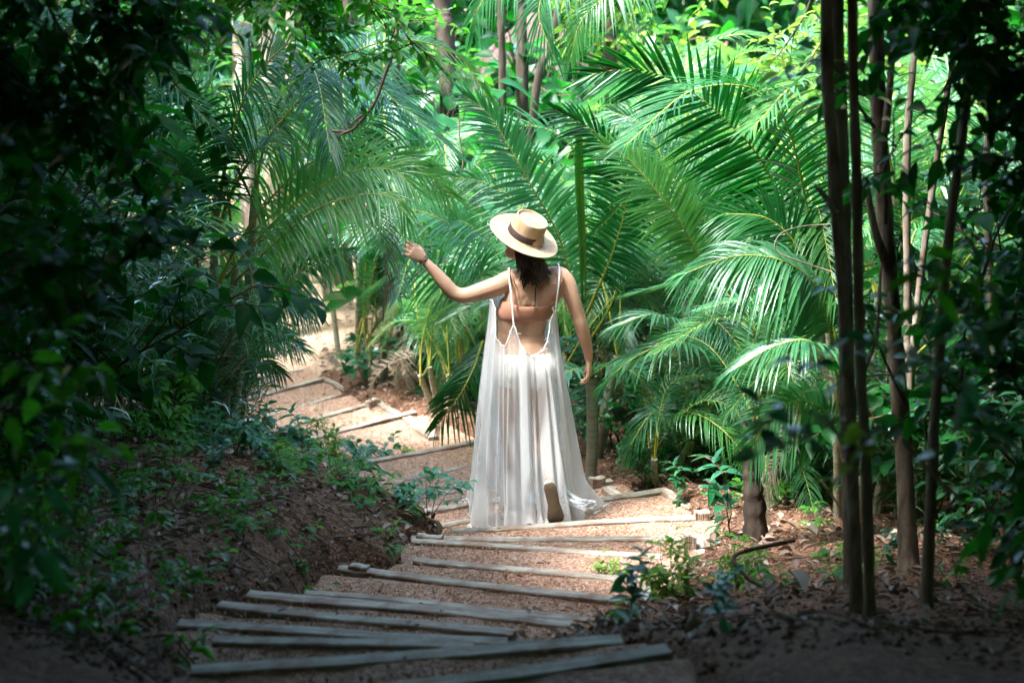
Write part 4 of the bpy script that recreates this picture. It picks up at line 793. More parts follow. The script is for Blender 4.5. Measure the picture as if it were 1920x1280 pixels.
bushes([('bush_dark', 2.6, 7.4, 1.1, 'dark shrub at the middle of the right edge'), ('bush_dark2', 2.3, 6.6, .8, 'dark shrub at the lower right edge'), ('bush_dark', 3.1, 8.8, 1.4, 'tall dark shrub behind the leaning trunk'), ('bush_dark2', 2.7, 9.6, 1.2, 'dark oval-leaved shrub right of the very thin trunk'),
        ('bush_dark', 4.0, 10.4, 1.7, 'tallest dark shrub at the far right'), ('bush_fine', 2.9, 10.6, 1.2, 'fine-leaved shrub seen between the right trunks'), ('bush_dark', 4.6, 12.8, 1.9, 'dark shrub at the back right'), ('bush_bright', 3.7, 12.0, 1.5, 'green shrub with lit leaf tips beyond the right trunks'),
        ('bush_mid_shaded', 2.25, 8.2, .8, 'long-leaved plant between the stout forked trunk and the leaning one'), ('bush_teal', 2.6, 8.6, 1.0, 'bluish-leaved plant low at the right edge'), ('bush_fine', 2.25, 10.2, .9, 'fine-leaved dark tuft behind the bare brown stump')], 'shrubs in the right-hand shade')
bushes([('bush_fine', 1.75, 10.9, .55, 'dark fine-leaved tuft right behind the bare brown stump'), ('bush_fine2', 1.6, 11.3, .7, 'fine green tuft behind the stump, under the curved leaflets'), ('bush_fine2', 1.95, 10.6, .6, 'fine green tuft between the stump and the ringed palm stems'), ('ivybush', 1.35, 10.95, .6, 'round-leaved bush left of the bare brown stump'), ('bush_dark2', 2.4, 9.6, .6, 'low dark bush behind the leftmost right-hand trunks'), ('bush_mid', 1.15, 12.3, .6, 'leafy plant behind the broken timbers'), ('ivybush', .95, 11.7, .95, 'round-leaved creeping bush at knee height right of the dress'), ('ivybush', 1.25, 11.3, .7, 'low round-leaved bush touching the broken timbers'), ('ivybush', 1.45, 12.0, 1.0, 'round-leaved bush behind the small leaning palm'),
        ('bush_teal', .75, 12.6, 1.0, 'bluish-leaved bush beside the lowered hand'), ('bush_mid', 1.9, 11.4, .8, 'leafy plant among the low mid-right fronds'), ('bush_fine', 1.7, 11.9, .9, 'grassy fine-leaved tuft in the bright mid right'),
        ('bush_fine', 2.2, 11.3, .9, 'grassy tuft behind the pale curved leaflets at the right'), ('bush_teal', -.45, 14.8, .8, 'bluish bush left of the straw hat'), ('bush_bright', .1, 17.5, 1.4, 'green bush behind the raised forearm'),
        ('bush_teal', -.55, 15.1, .5, 'small bluish plant on the litter beside the thin upright palm stems')], 'shrubs in the lit middle')
bushes([('bigleaf', -.35, 15.9, 1.35, 'large-leaved shrub left of the thin straight trunk'), ('bigleaf', .95, 16.2, 1.3, 'large-leaved shrub below the leaning trunk at the top'), ('bigleaf', .55, 16.8, 1.15, 'large-leaved shrub in front of the thatch between two thin trunks'), ('bush_dark2', .2, 19.0, 1.9, 'dark shrub left of the thatch at the very top'), ('bush_yellow', 1.0, 17.2, 1.3, 'yellow-green bush right of the thatch'), ('bigleaf', .05, 18.2, 1.5, 'large-leaved shrub crossing the left side of the pale thatch'), ('bush_mid', .75, 18.6, 2.2, 'leafy shrub under the pale thatch'), ('bush_yellow', 2.3, 16.0, 1.5, 'yellow-green sunlit bush at the top right of centre'), ('bush_yellow', 3.1, 15.0, 1.5, 'yellow-green sunlit bush left of the first dark trunk'), ('bush_yellow', 3.2, 17.5, 1.9, 'tall yellow-green bush at the very back right'),
        ('bush_yellow', 1.5, 18.8, 1.7, 'yellow-green bush at the very back above the spear leaf'), ('bigleaf', -.1, 16.6, 1.5, 'large-leaved dark shrub at the top, left of the pale thatch'), ('bigleaf', -.6, 17.6, 1.6, 'large-leaved shrub at the top behind the arching frond'),
        ('bigleaf', .5, 17.6, 1.2, 'large-leaved shrub below the pale thatch'), ('bush_bright', -1.0, 19.5, 1.9, 'green bush at the back behind the thin dark trunk'), ('bush_bright', -2.6, 20.5, 2.0, 'pale green bush beyond the sandy clearing'),
        ('bush_bright', 1.2, 21.5, 2.4, 'green bush at the very back behind the thatch'), ('bush_bright', 3.0, 21.0, 2.4, 'green bush behind the yellow-green ones'), ('bush_dark', -4.4, 19.0, 2.2, 'dark bush at the back beyond the clearing, left'), ('bush_bright', 4.6, 19.5, 2.2, 'green bush at the back right corner'),
        ('bush_bright', -.2, 22.5, 2.3, 'green bush at the very back, left of the thatch'), ('bush_dark2', 5.2, 15.5, 2.0, 'dark bush at the back beyond the right trunks'), ('bush_bright', -1.6, 23.0, 2.4, 'hazy green bush at the very back left')], 'bushes at the back')
# far wood closing the view; side and rear bands added to block sky
def wood_mass():
    r = np.random.default_rng(77); l = MB()
    def band(n, x, y, h, s):
        z = np.minimum(ground(np.clip(x, -14, 14), np.maximum(y, 3)) + .27 * np.clip(3 - y, 0, 6), 4.4) + h * r.random(n) * (0.75 + .25 * np.sin(x * 1.3 + y)); leaves(l, np.stack([x, y, z], -1), r.normal(0, 1, (n, 3)), r.normal(0, 1, (n, 3)) + A3((0, -.3, .6)), s * r.uniform(.5, 1.1, n), s * .5 * r.uniform(.5, 1.1, n), 'oval', .3, .15)
    band(42000, r.uniform(-14, 14, 42000), r.uniform(24, 30, 42000), 7.5, .42)
    n = 9000; band(n, r.uniform(-9.5, -7, n), r.uniform(-8, 25, n), 9.5, .8)
    band(n, r.uniform(7.5, 10, n), r.uniform(-8, 25, n), 9.5, .8)
    n = 7000; band(n, r.uniform(-9, 9, n), r.uniform(-8.5, -6.5, n), 7.5, .8)
    tag(l.build('far_wood', M['broad']), kind='stuff')
wood_mass()

# the small-leaved bough hanging in at the top left
def bough(name, starts, seed, label, mat='small', n_br=14, blen=.35, nl=9, L=.062, W=.036, D=None, kind='oval', cat='leafy branch', rad=.008, group=None, droop=.35, base=None, sc=.5):
    b = starts[0][0].copy(); t = empty(name, b); tag(t, label, cat, group); s, l = MB(), MB()
    branchy(s, l, [((p - b), A3(q - p), (q - p).length) for p, q in starts], seed, n_br, blen, nl, L, W, kind, rad, 1.1, .0, 0, droop, sc=sc)
    s.build('twig', M['twig'], t); l.build('leaves', M[mat], t); return t
bough('leafy_bough', [(U(380, -160, 8.4), U(640, 90, 8.5)), (U(420, -160, 8.6), U(560, 130, 8.7)), (U(330, -120, 8.3), U(450, 110, 8.3)), (U(520, -200, 8.8), U(650, 150, 8.8)), (U(560, -200, 8.7), U(610, 200, 8.8)), (U(250, -120, 8.1), U(360, 80, 8.1))], 31, 'overhanging bough of small bright leaves at the top, left of the bare hanging vine', n_br=26, blen=.3, nl=10)
bough('leafy_bough', [(U(100, -160, 6.9), U(250, 120, 6.9)), (U(0, -160, 6.7), U(100, 150, 6.7)), (U(200, -160, 7.2), U(330, 40, 7.2)), (U(-40, 0, 6.7), U(60, 260, 6.7)), (U(60, -60, 6.9), U(200, 300, 6.9))], 32, 'dark bough of small leaves in the top left corner', mat='dark', n_br=22, blen=.4, L=.09, W=.05)
bough('leafy_bough', [(U(1900, -160, 6.9), U(1780, 160, 6.9)), (U(1990, 0, 6.8), U(1820, 240, 6.8)), (U(1700, -200, 7.2), U(1690, 90, 7.3)), (U(1960, 100, 6.6), U(1870, 380, 6.6))], 33, 'dark bough of leaves in the top right corner', mat='dark', n_br=22, blen=.4, L=.10, W=.055)
bough('leafy_bough', [(U(1560, -160, 12.8), U(1400, 70, 12.8)), (U(1600, -100, 12.6), U(1490, 200, 12.6)), (U(1300, -160, 13.2), U(1250, 30, 13.2)), (U(1520, 0, 13), U(1460, 200, 13.1))], 34, 'bough of sunlit green leaves left of the leftmost dark trunk at the top', mat='yellow', n_br=18, blen=.35, L=.085, W=.042)
bough('leafy_bough', [(U(1120, -120, 13), U(1085, 70, 13)), (U(1180, -120, 13.2), U(1160, 60, 13.2))], 35, 'drooping twig of pale leaves at the top, right of the thatch', mat='yellow', n_br=10, blen=.25, L=.12, W=.05)
# blurred leaves close to the lens
NB = [([((1600, 760, 4.7), (1400, 720, 4.6)), ((1600, 720, 4.7), (1480, 640, 4.6))], 'blurred cluster of bluish leaves hanging in front of the right palms', 'teal', 3, .13, .055),
      ([((1640, 840, 4.4), (1470, 868, 4.3))], 'single blurred pale leaf turned to the light at the lower right of centre', 'teal', 1, .15, .06),
      ([((1760, 470, 4.6), (1690, 540, 4.5)), ((1800, 480, 4.6), (1810, 520, 4.6))], 'two bright translucent leaves hanging blurred between the right trunks', 'small', 2, .11, .05),
      ([((1680, 820, 4.6), (1600, 880, 4.5))], 'bright green blurred leaf in front of the slim pale trunk', 'yellow', 2, .10, .055),
      ([((1960, 600, 4.8), (1780, 640, 4.7)), ((1960, 680, 4.7), (1720, 740, 4.7)), ((1980, 760, 4.8), (1800, 820, 4.7))], 'dark bluish blurred branch of leaves at the right edge', 'teal', 4, .13, .065),
      ([((1980, 860, 4.6), (1860, 960, 4.6)), ((1990, 960, 4.6), (1880, 1100, 4.6))], 'dark blurred leaves at the lower right edge', 'broad', 4, .12, .06),
      ([((-60, 640, 4.7), (130, 700, 4.7)), ((-60, 760, 4.6), (120, 820, 4.6)), ((-60, 860, 4.7), (170, 880, 4.7)), ((-40, 700, 4.8), (190, 790, 4.8))], 'bright green blurred branch reaching in from the lower left edge', 'small', 4, .11, .06),
      ([((-60, 930, 4.5), (90, 1000, 4.5)), ((-60, 1050, 4.5), (120, 1060, 4.5)), ((-40, 880, 4.4), (190, 930, 4.4))], 'dark blurred leaves in the bottom left corner', 'teal', 4, .11, .06),
      ([((-60, 480, 4.6), (110, 520, 4.6)), ((-60, 380, 4.6), (90, 420, 4.7)), ((-60, 250, 4.6), (80, 300, 4.7))], 'blurred dark leafy branch at the middle of the left edge', 'dark', 5, .13, .06)]
for i, (st, lb, mt, nb, L, W) in enumerate(NB):
    bough('leafy_twig', [(U(*a), U(*b)) for a, b in st], 40 + i, lb, mat=mt, n_br=nb + 1, blen=.14, nl=3, L=L * .78, W=W * .78, rad=.003, kind='oval')
bough('leafy_bough', [(U(1760, 900, 7.3), U(1690, 560, 7.3)), (U(1800, 800, 7.2), U(1830, 420, 7.2)), (U(1700, 760, 7.6), U(1640, 520, 7.6))], 61, 'dim leafy boughs between the leaning trunk and the stout forked trunk', mat='broad', n_br=9, blen=.3, nl=5, L=.10, W=.05)
bough('leafy_bough', [(U(1660, 420, 7.4), U(1700, 150, 7.4)), (U(1840, 560, 7.0), U(1900, 250, 7.0)), (U(1640, 240, 7.4), U(1530, 120, 7.5))], 62, 'dim leafy boughs high among the right trunks', mat='broad', n_br=9, blen=.3, nl=5, L=.09, W=.045)
# hanging dead vine, white root, dry branches
def stick(name, pts, r0, r1, mat, label, cat, group=None, forks=(), n=24):
    b = U(*pts[0]); t = MB(); P = catmull([U(*p) - b for p in pts], n); tube(t, P, np.linspace(r0, r1, n), 7, wob=.05)
    for fp in forks: q = catmull([U(*p) - b for p in fp], 12); tube(t, q, np.linspace(r1 * 1.2, r1 * .4, 12), 6, wob=.05)
    o = t.build(name, M[mat]); o.location = b; tag(o, label, cat, group); return o
stick('hanging_vine', [(742, -60, 9.6), (744, 30, 9.6), (742, 80, 9.6), (722, 140, 9.6), (704, 190, 9.6), (676, 228, 9.6), (655, 246, 9.6), (622, 246, 9.6)], .009, .007, 'twig', 'bare dark vine hanging in a long curve from the top to a knobbly broken end', 'vine', forks=[[(655, 246, 9.6), (640, 252, 9.58), (634, 262, 9.58)], [(690, 210, 9.6), (668, 224, 9.55), (652, 240, 9.55)]])
stick('aerial_root', [(860, 225, 13.4), (862, 260, 13.4), (868, 300, 13.4), (866, 330, 13.4), (872, 368, 13.4)], .006, .003, 'bark_pale', 'thin whitish root dangling behind the raised forearm', 'root')
stick('dry_branch', [(1560, 510, 9.3), (1500, 490, 9.3), (1455, 470, 9.3), (1462, 440, 9.3), (1500, 425, 9.3), (1560, 420, 9.3)], .0045, .0025, 'bark_pale', 'bare grey twig curling in a hook over the large lit frond', 'branch')
stick('dry_branch', [(1540, 900, 8.2), (1580, 960, 8.2), (1600, 1010, 8.2)], .006, .004, 'bark_pale', 'dry pale stick leaning at the foot of the ringed stems', 'branch')
stick('dry_branch', [(1690, 820, 6.0), (1760, 900, 6.0), (1830, 950, 6.0), (1900, 960, 6.0)], .007, .004, 'bark_pale', 'pale broken branch slanting low at the right in the shade', 'branch')
stick('dry_branch', [(1490, 1012, 7.6), (1380, 1040, 7.5), (1400, 1080, 7.4), (1450, 1110, 7.3)], .010, .008, 'twig', 'bent woody root looping over the soil right of the weeds', 'branch')
stick('dead_branch', [(205, 220, 8.6), (300, 100, 8.6), (330, 20, 8.6)], .008, .005, 'bark', 'bare thin branch forking in the dark upper left', 'branch', forks=[[(306, 98, 8.6), (400, 100, 8.6), (470, 108, 8.6)]])
# bare palm stump, pale post, mossy stones, stump plant
def stump():
    b = G(1418, 1014); t = empty('palm_stump', b); tag(t, 'bare brown palm stump with peeling bark on the right of the steps', 'stump')
    mb = MB(); P = catmull([(0, 0, -.05), (-.015, 0, .18), (-.03, 0.02, .36), (-.02, 0, .52)], 26); tube(mb, P, [.062 - .018 * min(1, i / 14) + (.006 if i % 4 == 0 else 0) for i in range(26)], 14, wob=.05); mb.build('trunk', M['bark_dark'], t)
    m = MB(); 
    for i in range(7):
        a = i * .9; p = A3((.03 * math.cos(a), .03 * math.sin(a), .46)); tube(m, [p, p + A3((.03 * math.cos(a), .03 * math.sin(a), .12)), p + A3((.09 * math.cos(a), .07 * math.sin(a), .22))], [.012, .009, .003], 5)
    m.build('leaf_base', M['thatch'], t)
stump()
def post():
    b = U(1107, 880, 11.4); b.z = GZ(b.x, b.y); top = U(1106, 706, 11.4).z - b.z; t = empty('pale_palm_stem', b); tag(t, 'smooth pale green palm stem standing under the lowered hand', 'palm stem')
    mb = MB(); P = catmull([(0, 0, 0), (.01, 0, top * .5), (0, 0, top)], 20); tube(mb, P, [.034 + (.003 if i % 5 == 0 else 0) for i in range(20)], 12); mb.build('stem', M['palmstem'], t)
    m = MB(); pts = [(0, 0, top), (-.08, -.1, top + .08), (-.2, -.2, top + .06), (-.3, -.25, top - .05)]; frond_mesh(m, pts, n=22, ll=.22, bare=.05, seed=5); m.build('frond', [M['palm'], M['rachis']], t)
    m = MB(); pts = [(0, 0, top), (.1, -.1, top + .1), (.22, -.2, top + .1), (.34, -.25, top)]; frond_mesh(m, pts, n=22, ll=.22, bare=.05, seed=6); m.build('frond', [M['palm'], M['rachis']], t)
post()
def stone(px, py, r_, label, mat='moss', name='mossy_stone', sq=.5, seed=0, dz=0.0):
    p = G(px, py); r = np.random.default_rng(seed); R = []; k = 18
    for i in range(9):
        th = .1 + (PI - .2) * i / 8; R.append([(r_[0] * math.sin(th) * math.cos(a) * (1 + .10 * math.sin(3 * a + seed) + .05 * math.sin(7 * a + i)), r_[1] * math.sin(th) * math.sin(a) * (1 + .08 * math.sin(2 * a + seed * 2)), -r_[2] * math.cos(th) * (1 + .08 * math.sin(4 * a + seed))) for a in np.linspace(0, 2 * PI, k, endpoint=False)])
    mb = MB(); rings(mb, R); o = mb.build(name, M[mat]); o.location = p + Vector((0, 0, r_[2] * sq * .3 + dz)); tag(o, label, 'stone'); return o
stone(998, 1199, (.085, .045, .03), 'mossy green stone against the end of the long dark crossing board', seed=1, dz=.02)
stone(1152, 1152, (.035, .035, .06), 'dark mossy stump-like rock at the right ends of the near boards', seed=2)
stone(1325, 1155, (.05, .04, .02), 'small pale bluish stone chip on the dark soil at the lower right', 'bark_pale', 'rock', seed=5)
def wstump():
    b = G(806, 990); t = MB(); r = np.random.default_rng(4)
    for i in range(7):
        a = r.uniform(0, 6.28); p = A3((.03 * math.cos(a), .02 * math.sin(a), -.05)); h = r.uniform(.06, .17)
        tube(t, catmull([p, p + A3((r.normal(0, .012), r.normal(0, .01), h * .6)), p + A3((r.normal(0, .03), r.normal(0, .02), h))], 8), np.linspace(.022, .006, 8), 7, wob=.2)
    o = t.build('wood_stump', M['bark']); o.location = b; tag(o, 'little brown eroded stump at the left edge of the steps', 'stump')
wstump()

# seedlings and weeds
def pl(kind, px, py, sc, label, cat='weed', group=None, name=None): p = G(px, py); plant(kind, p, label, cat, group, sc, name=name)
pl('weed', 1262, 1120, 1.15, 'dense bright green weed in front of the wide wedge at the right')
pl('weed', 1375, 1100, .9, 'bright weed with a long bare stem right of the dense one')
pl('weed', 1160, 1125, .9, 'sparse bright weed growing before the right ends of the pale boards')
pl('tealweed', 815, 985, .95, 'bluish sprig growing out of the little brown stump', sc if False else 'weed') if False else plant('tealweed', G(805, 985) + Vector((0, 0, .04)), 'bluish sprig growing out of the little brown stump', 'weed', None, .85)
pl('tealweed', 690, 885, 1.0, 'leafy bluish shrub on the bank crest left of the dress')
pl('weed', 610, 862, 1.3, 'narrow-leaved dark green weed on the bank crest beside the bluish shrub')
pl('tealweed', 440, 850, 1.0, 'bluish big-leaved plant at the foot of the left palm clump')
pl('weed', 540, 885, .8, 'low weed between the palm clump and the bank crest plants')
pl('ivybush', 1215, 905, .45, 'small round-leaved plant at the right edge of the steps by the side timber')
pl('seedling3', 1290, 950, 1.0, 'little pale sprout behind the side timber with the yellow leaf')
pl('weed', 1600, 1080, .8, 'small green weed at the foot of the leftmost dark trunk')
pl('seedling3', 1375, 1010, 1.6, 'tall thin sapling with few leaves left of the brown stump')
pl('weed', 880, 1020, .4, 'tiny green tuft on the board under the hem') if False else None
for i, (px, py, sc, lb) in enumerate([(740, 1050, .9, 'yellow-green sprig at the left bank edge by the flat chip'), (575, 1100, .9, 'green sprig just above the left end of the touching boards'), (700, 720, 1.2, 'dark leafy tuft at the bend under the thin palm stems'), (770, 880, .7, 'hanging green sprig on the bank edge above the stump plant')]):
    pl(['seedling2', 'seedling', 'tealweed', 'weed'][i], px, py, sc * 1.2, lb)
r = random.Random(99); cnt = 0
while cnt < 150:
    x, y = r.uniform(-2.4, -.3), r.uniform(5.6, 12.0); xl = float(np.interp(y, LY, LX))
    if x > xl - .06: continue
    plant(r.choice(['seedling', 'seedling2', 'seedling2', 'seedling3']), on_ground(x, y), 'small green seedling sprouting from the brown left bank', 'seedling', 'seedlings on the left bank', r.uniform(.6, 1.35)); cnt += 1
cnt = 0
while cnt < 45:
    x, y = r.uniform(.4, 3.0), r.uniform(5.5, 11.2); xr = float(np.interp(y, RY, RX))
    if x < xr + .12: continue
    plant(r.choice(['seedling', 'seedling2', 'seedling3']), on_ground(x, y), 'small green seedling on the dark soil right of the steps', 'seedling', 'seedlings on the right side', r.uniform(.5, 1.1)); cnt += 1
# dead leaves and twigs
def litter():
    r = np.random.default_rng(12); l = MB(); P = []
    for (x0, x1, y0, y1, n, side) in ((-2.8, .4, 5.0, 13, 4200, -1), (.3, 3.2, 5.0, 12, 1700, 1), (-2.2, 0.4, 13.5, 17.5, 1500, 2), (-4, 4, 12, 19, 2500, 2)):
        x = r.uniform(x0, x1, n); y = r.uniform(y0, y1, n); xl = np.interp(y, LY, LX); xr = np.interp(y, RY, RX); k = (x < xl - .02) | (x > xr + .05)
        k |= r.random(n) < .035
        P.append(np.stack([x[k], y[k]], -1))
    P = np.concatenate(P); n = len(P); z = ground(P[:, 0], P[:, 1]); inside = (P[:, 0] > np.interp(P[:, 1], LY, LX)) & (P[:, 0] < np.interp(P[:, 1], RY, RX)); z = z + np.where(inside, .17 + .0, .012)
    a = r.uniform(0, 2 * PI, n); d = np.stack([np.cos(a), np.sin(a), r.uniform(.0, .22, n)], -1); L = r.uniform(.025, .08, n) * np.where(inside, .6, 1) * np.interp(P[:, 1], [5, 7], [.55, 1])
    leaves(l, np.stack([P[:, 0], P[:, 1], z + .012], -1), d, A3((0, 0, 1))[None] + r.normal(0, .3, (n, 3)), L, L * r.uniform(.3, .55, n), 'oval', r.uniform(-.15, .12, n), .5)
    tag(l.build('fallen_leaves', M['litter']), kind='stuff')
    s = MB()
    for i in range(1100):
        sd_ = r.random() < .62; x = r.uniform(-2.6, -.3) if sd_ else r.uniform(.5, 3); y = r.uniform(5.2, 12.5); xl = float(np.interp(y, LY, LX)); xr = float(np.interp(y, RY, RX))
        if (sd_ and x > xl) or (not sd_ and x < xr + .1): continue
        a = r.uniform(0, PI); ln = r.uniform(.06, .38); p0 = A3((x, y, 0)); pts = [p0 + A3((math.cos(a), math.sin(a), 0)) * ln * u + A3((r.normal(0, .01), r.normal(0, .01), 0)) for u in (-.5, -.15, .15, .5)]
        lift = r.uniform(.004, .05); pts = [A3((p[0], p[1], GZ(p[0], p[1]) + .006 + lift * (q / 3))) for q, p in enumerate(pts)]
        tube(s, catmull(pts, 7), np.linspace(1, .4, 7) * r.uniform(.0018, .005), 5)
    tag(s.build('twigs', M['twig']), kind='stuff')
litter()
FL = [((1215, 945), .13, 'yellow', 'curled pale yellow leaf lying alone on the tread right of the hem', 0.02), ((1510, 1120), .2, 'palm_dry', 'long grey-blue dead leaf on the soil at the right', .02), ((1430, 1055), .1, 'palm_dry', 'curled grey dead leaf by the foot of the stump', .02), ((1320, 1180), .14, 'palm_dry', 'bluish-grey dead leaf on the dark soil at the lower right', .02),
      ((625, 1178), .05, 'teal', 'small pale green leaf lying on a near tread', .05), ((632, 1146), .07, 'litter', 'curled brown leaf on edge on a near board', .06), ((1180, 1185), .12, 'teal', 'light green leaf lying beside the mossy stone', .03), ((600, 905), .22, 'palm_dry', 'pale weathered piece of wood-like dead leaf on the left bank', .03), ((560, 690), .25, 'palm_dry', 'pale dead frond piece lying by the farthest board', .03)]
for i, (pp, L_, mt, lb, dz) in enumerate(FL):
    p = G(*pp); mb = MB(); a = .4 + i * 1.3; leaves(mb, [(0, 0, 0)], [(math.cos(a), math.sin(a) * .6, .12)], [(0.2, -.3, 1)], L_, L_ * .32, 'lance', .15, .6); o = mb.build('dead_leaf' if mt in ('palm_dry', 'litter') else 'fallen_leaf', M[mt])
    inside = np.interp(p.y, LY, LX) < p.x < np.interp(p.y, RY, RX); o.location = p + Vector((0, 0, dz + (.15 if inside else 0))); tag(o, lb, 'leaf')

# ------------------------------------------------------------------ the woman
def remeshed(mb, name, voxel, mat, smooth=6):
    """fuse the overlapping shapes into one continuous skin"""
    o = mb.build('tmp_body', mat)
    m = o.modifiers.new('r', 'REMESH'); m.mode = 'VOXEL'; m.voxel_size = voxel; m.use_smooth_shade = True
    s = o.modifiers.new('s', 'SMOOTH'); s.factor = 0.5; s.iterations = smooth
    dg = bpy.context.evaluated_depsgraph_get(); me = bpy.data.meshes.new_from_object(o.evaluated_get(dg)); me.name = name
    bpy.data.objects.remove(o, do_unlink=True)
    for p in me.polygons: p.use_smooth = True
    if not me.materials: me.materials.append(mat)
    r = bpy.data.objects.new(name, me); C.objects.link(r); return r
TD = 10.35
TORSO = [  # px centre, py, half width m, half depth m, depth offset
    (996, 470, .050, .055, -.005), (998, 490, .050, .055, 0), (1001, 500, .062, .058, 0), (1004, 506, .105, .062, 0), (1007, 514, .150, .070, 0), (1007, 526, .172, .082, .0),
    (1004, 545, .160, .092, 0), (997, 562, .150, .098, .0), (986, 580, .148, .100, .005), (980, 600, .140, .095, .012), (976, 620, .130, .088, .018), (977, 636, .133, .090, .012),
    (980, 652, .148, .098, 0), (984, 670, .168, .112, -.012), (986, 688, .176, .120, -.02), (988, 706, .172, .112, -.015), (988, 722, .150, .09, 0)]
def torso_ring(px, py, hw, hd, off, k=32, grow=0.0, groove=True):
    c = U(px, py, TD + off); R = []
    for j in range(k):
        a = 2 * PI * j / k; ca, sa = math.cos(a), math.sin(a)
        x = (hw + grow) * math.copysign(abs(ca) ** 0.85, ca); y = (hd + grow) * math.copysign(abs(sa) ** 0.85, sa)
        if groove and sa < 0: y += 0.012 * math.exp(-(ca / 0.16) ** 2)          # the spine's furrow
        if sa < 0 and 515 < py < 560: y -= 0.010 * math.exp(-((abs(ca) - 0.5) / 0.22) ** 2)   # shoulder blades
        if sa < 0 and 676 < py < 725: y -= 0.020 * math.exp(-((abs(ca) - 0.45) / 0.3) ** 2)
        R.append((c.x + x, c.y + y, c.z))
    return R
def limb(mb, J, flat=1.0, n=28, k=16):
    P = catmull([U(*j[:3]) for j in J], n); t = np.linspace(0, 1, n); R = np.interp(t, np.linspace(0, 1, len(J)), [j[3] for j in J])
    tube(mb, P, R, k, flat=flat)
def hand(mb, wrist, d, nrmv, side, curl, thumb_out=0.7, spread=0.10, s=1.0):
    """wrist point, direction of the palm, palm-facing normal, thumb side; curl in radians per joint for the four fingers"""
    d = Vector(d).normalized(); n = Vector(nrmv); n = (n - d * n.dot(d)).normalized(); sd = Vector(side); sd = (sd - d * sd.dot(d) - n * sd.dot(n)).normalized()
    W = Vector(wrist); R = []
    for u, hw, ht in ((-0.01, .023, .018), (.012, .026, .018), (.035, .034, .017), (.06, .039, .015), (.083, .039, .013), (.092, .034, .009)):
        c = W + d * u * s; R.append([c + sd * (hw * s * math.cos(a)) + n * (ht * s * math.sin(a)) for a in np.linspace(0, 2 * PI, 16, endpoint=False)])
    rings(mb, R)
    Ls = (.070, .078, .073, .058)
    for i in range(4):
        o = (1.5 - i) * 0.0195; c = curl[i] if isinstance(curl, (list, tuple)) else curl
        b = W + d * (.082 - (0.006 if i == 3 else 0)) * s + sd * o * s; dr = (d + sd * (1.5 - i) * spread).normalized(); pts = [b]; an = 0
        for q, fr in enumerate((.45, .3, .25)):
            an += c * (0.8, 1.1, 0.8)[q]; v = dr * math.cos(an) + n * math.sin(an); pts.append(pts[-1] + v * Ls[i] * fr * s)
        tube(mb, catmull(pts, 12), np.linspace(.0092, .0070, 12) * s, 8); ellipsoid(mb, pts[-1], (dr * .007, n * .007, sd * .007), 8, 5)
    b = W + d * .022 * s + sd * .022 * s; dt = (d * 0.75 + sd * thumb_out + n * 0.35).normalized(); p1 = b + dt * .034 * s; dt2 = (d * 1.0 + sd * 0.15 + n * 0.5).normalized()
    p2 = p1 + dt2 * .028 * s; p3 = p2 + (dt2 + n * .3 - sd * .1).normalized() * .022 * s
    tube(mb, catmull([b - dt * .01, p1, p2, p3], 12), [.015, .0145, .014, .013, .0125, .012, .0115, .011, .0105, .010, .0095, .0075], 8)
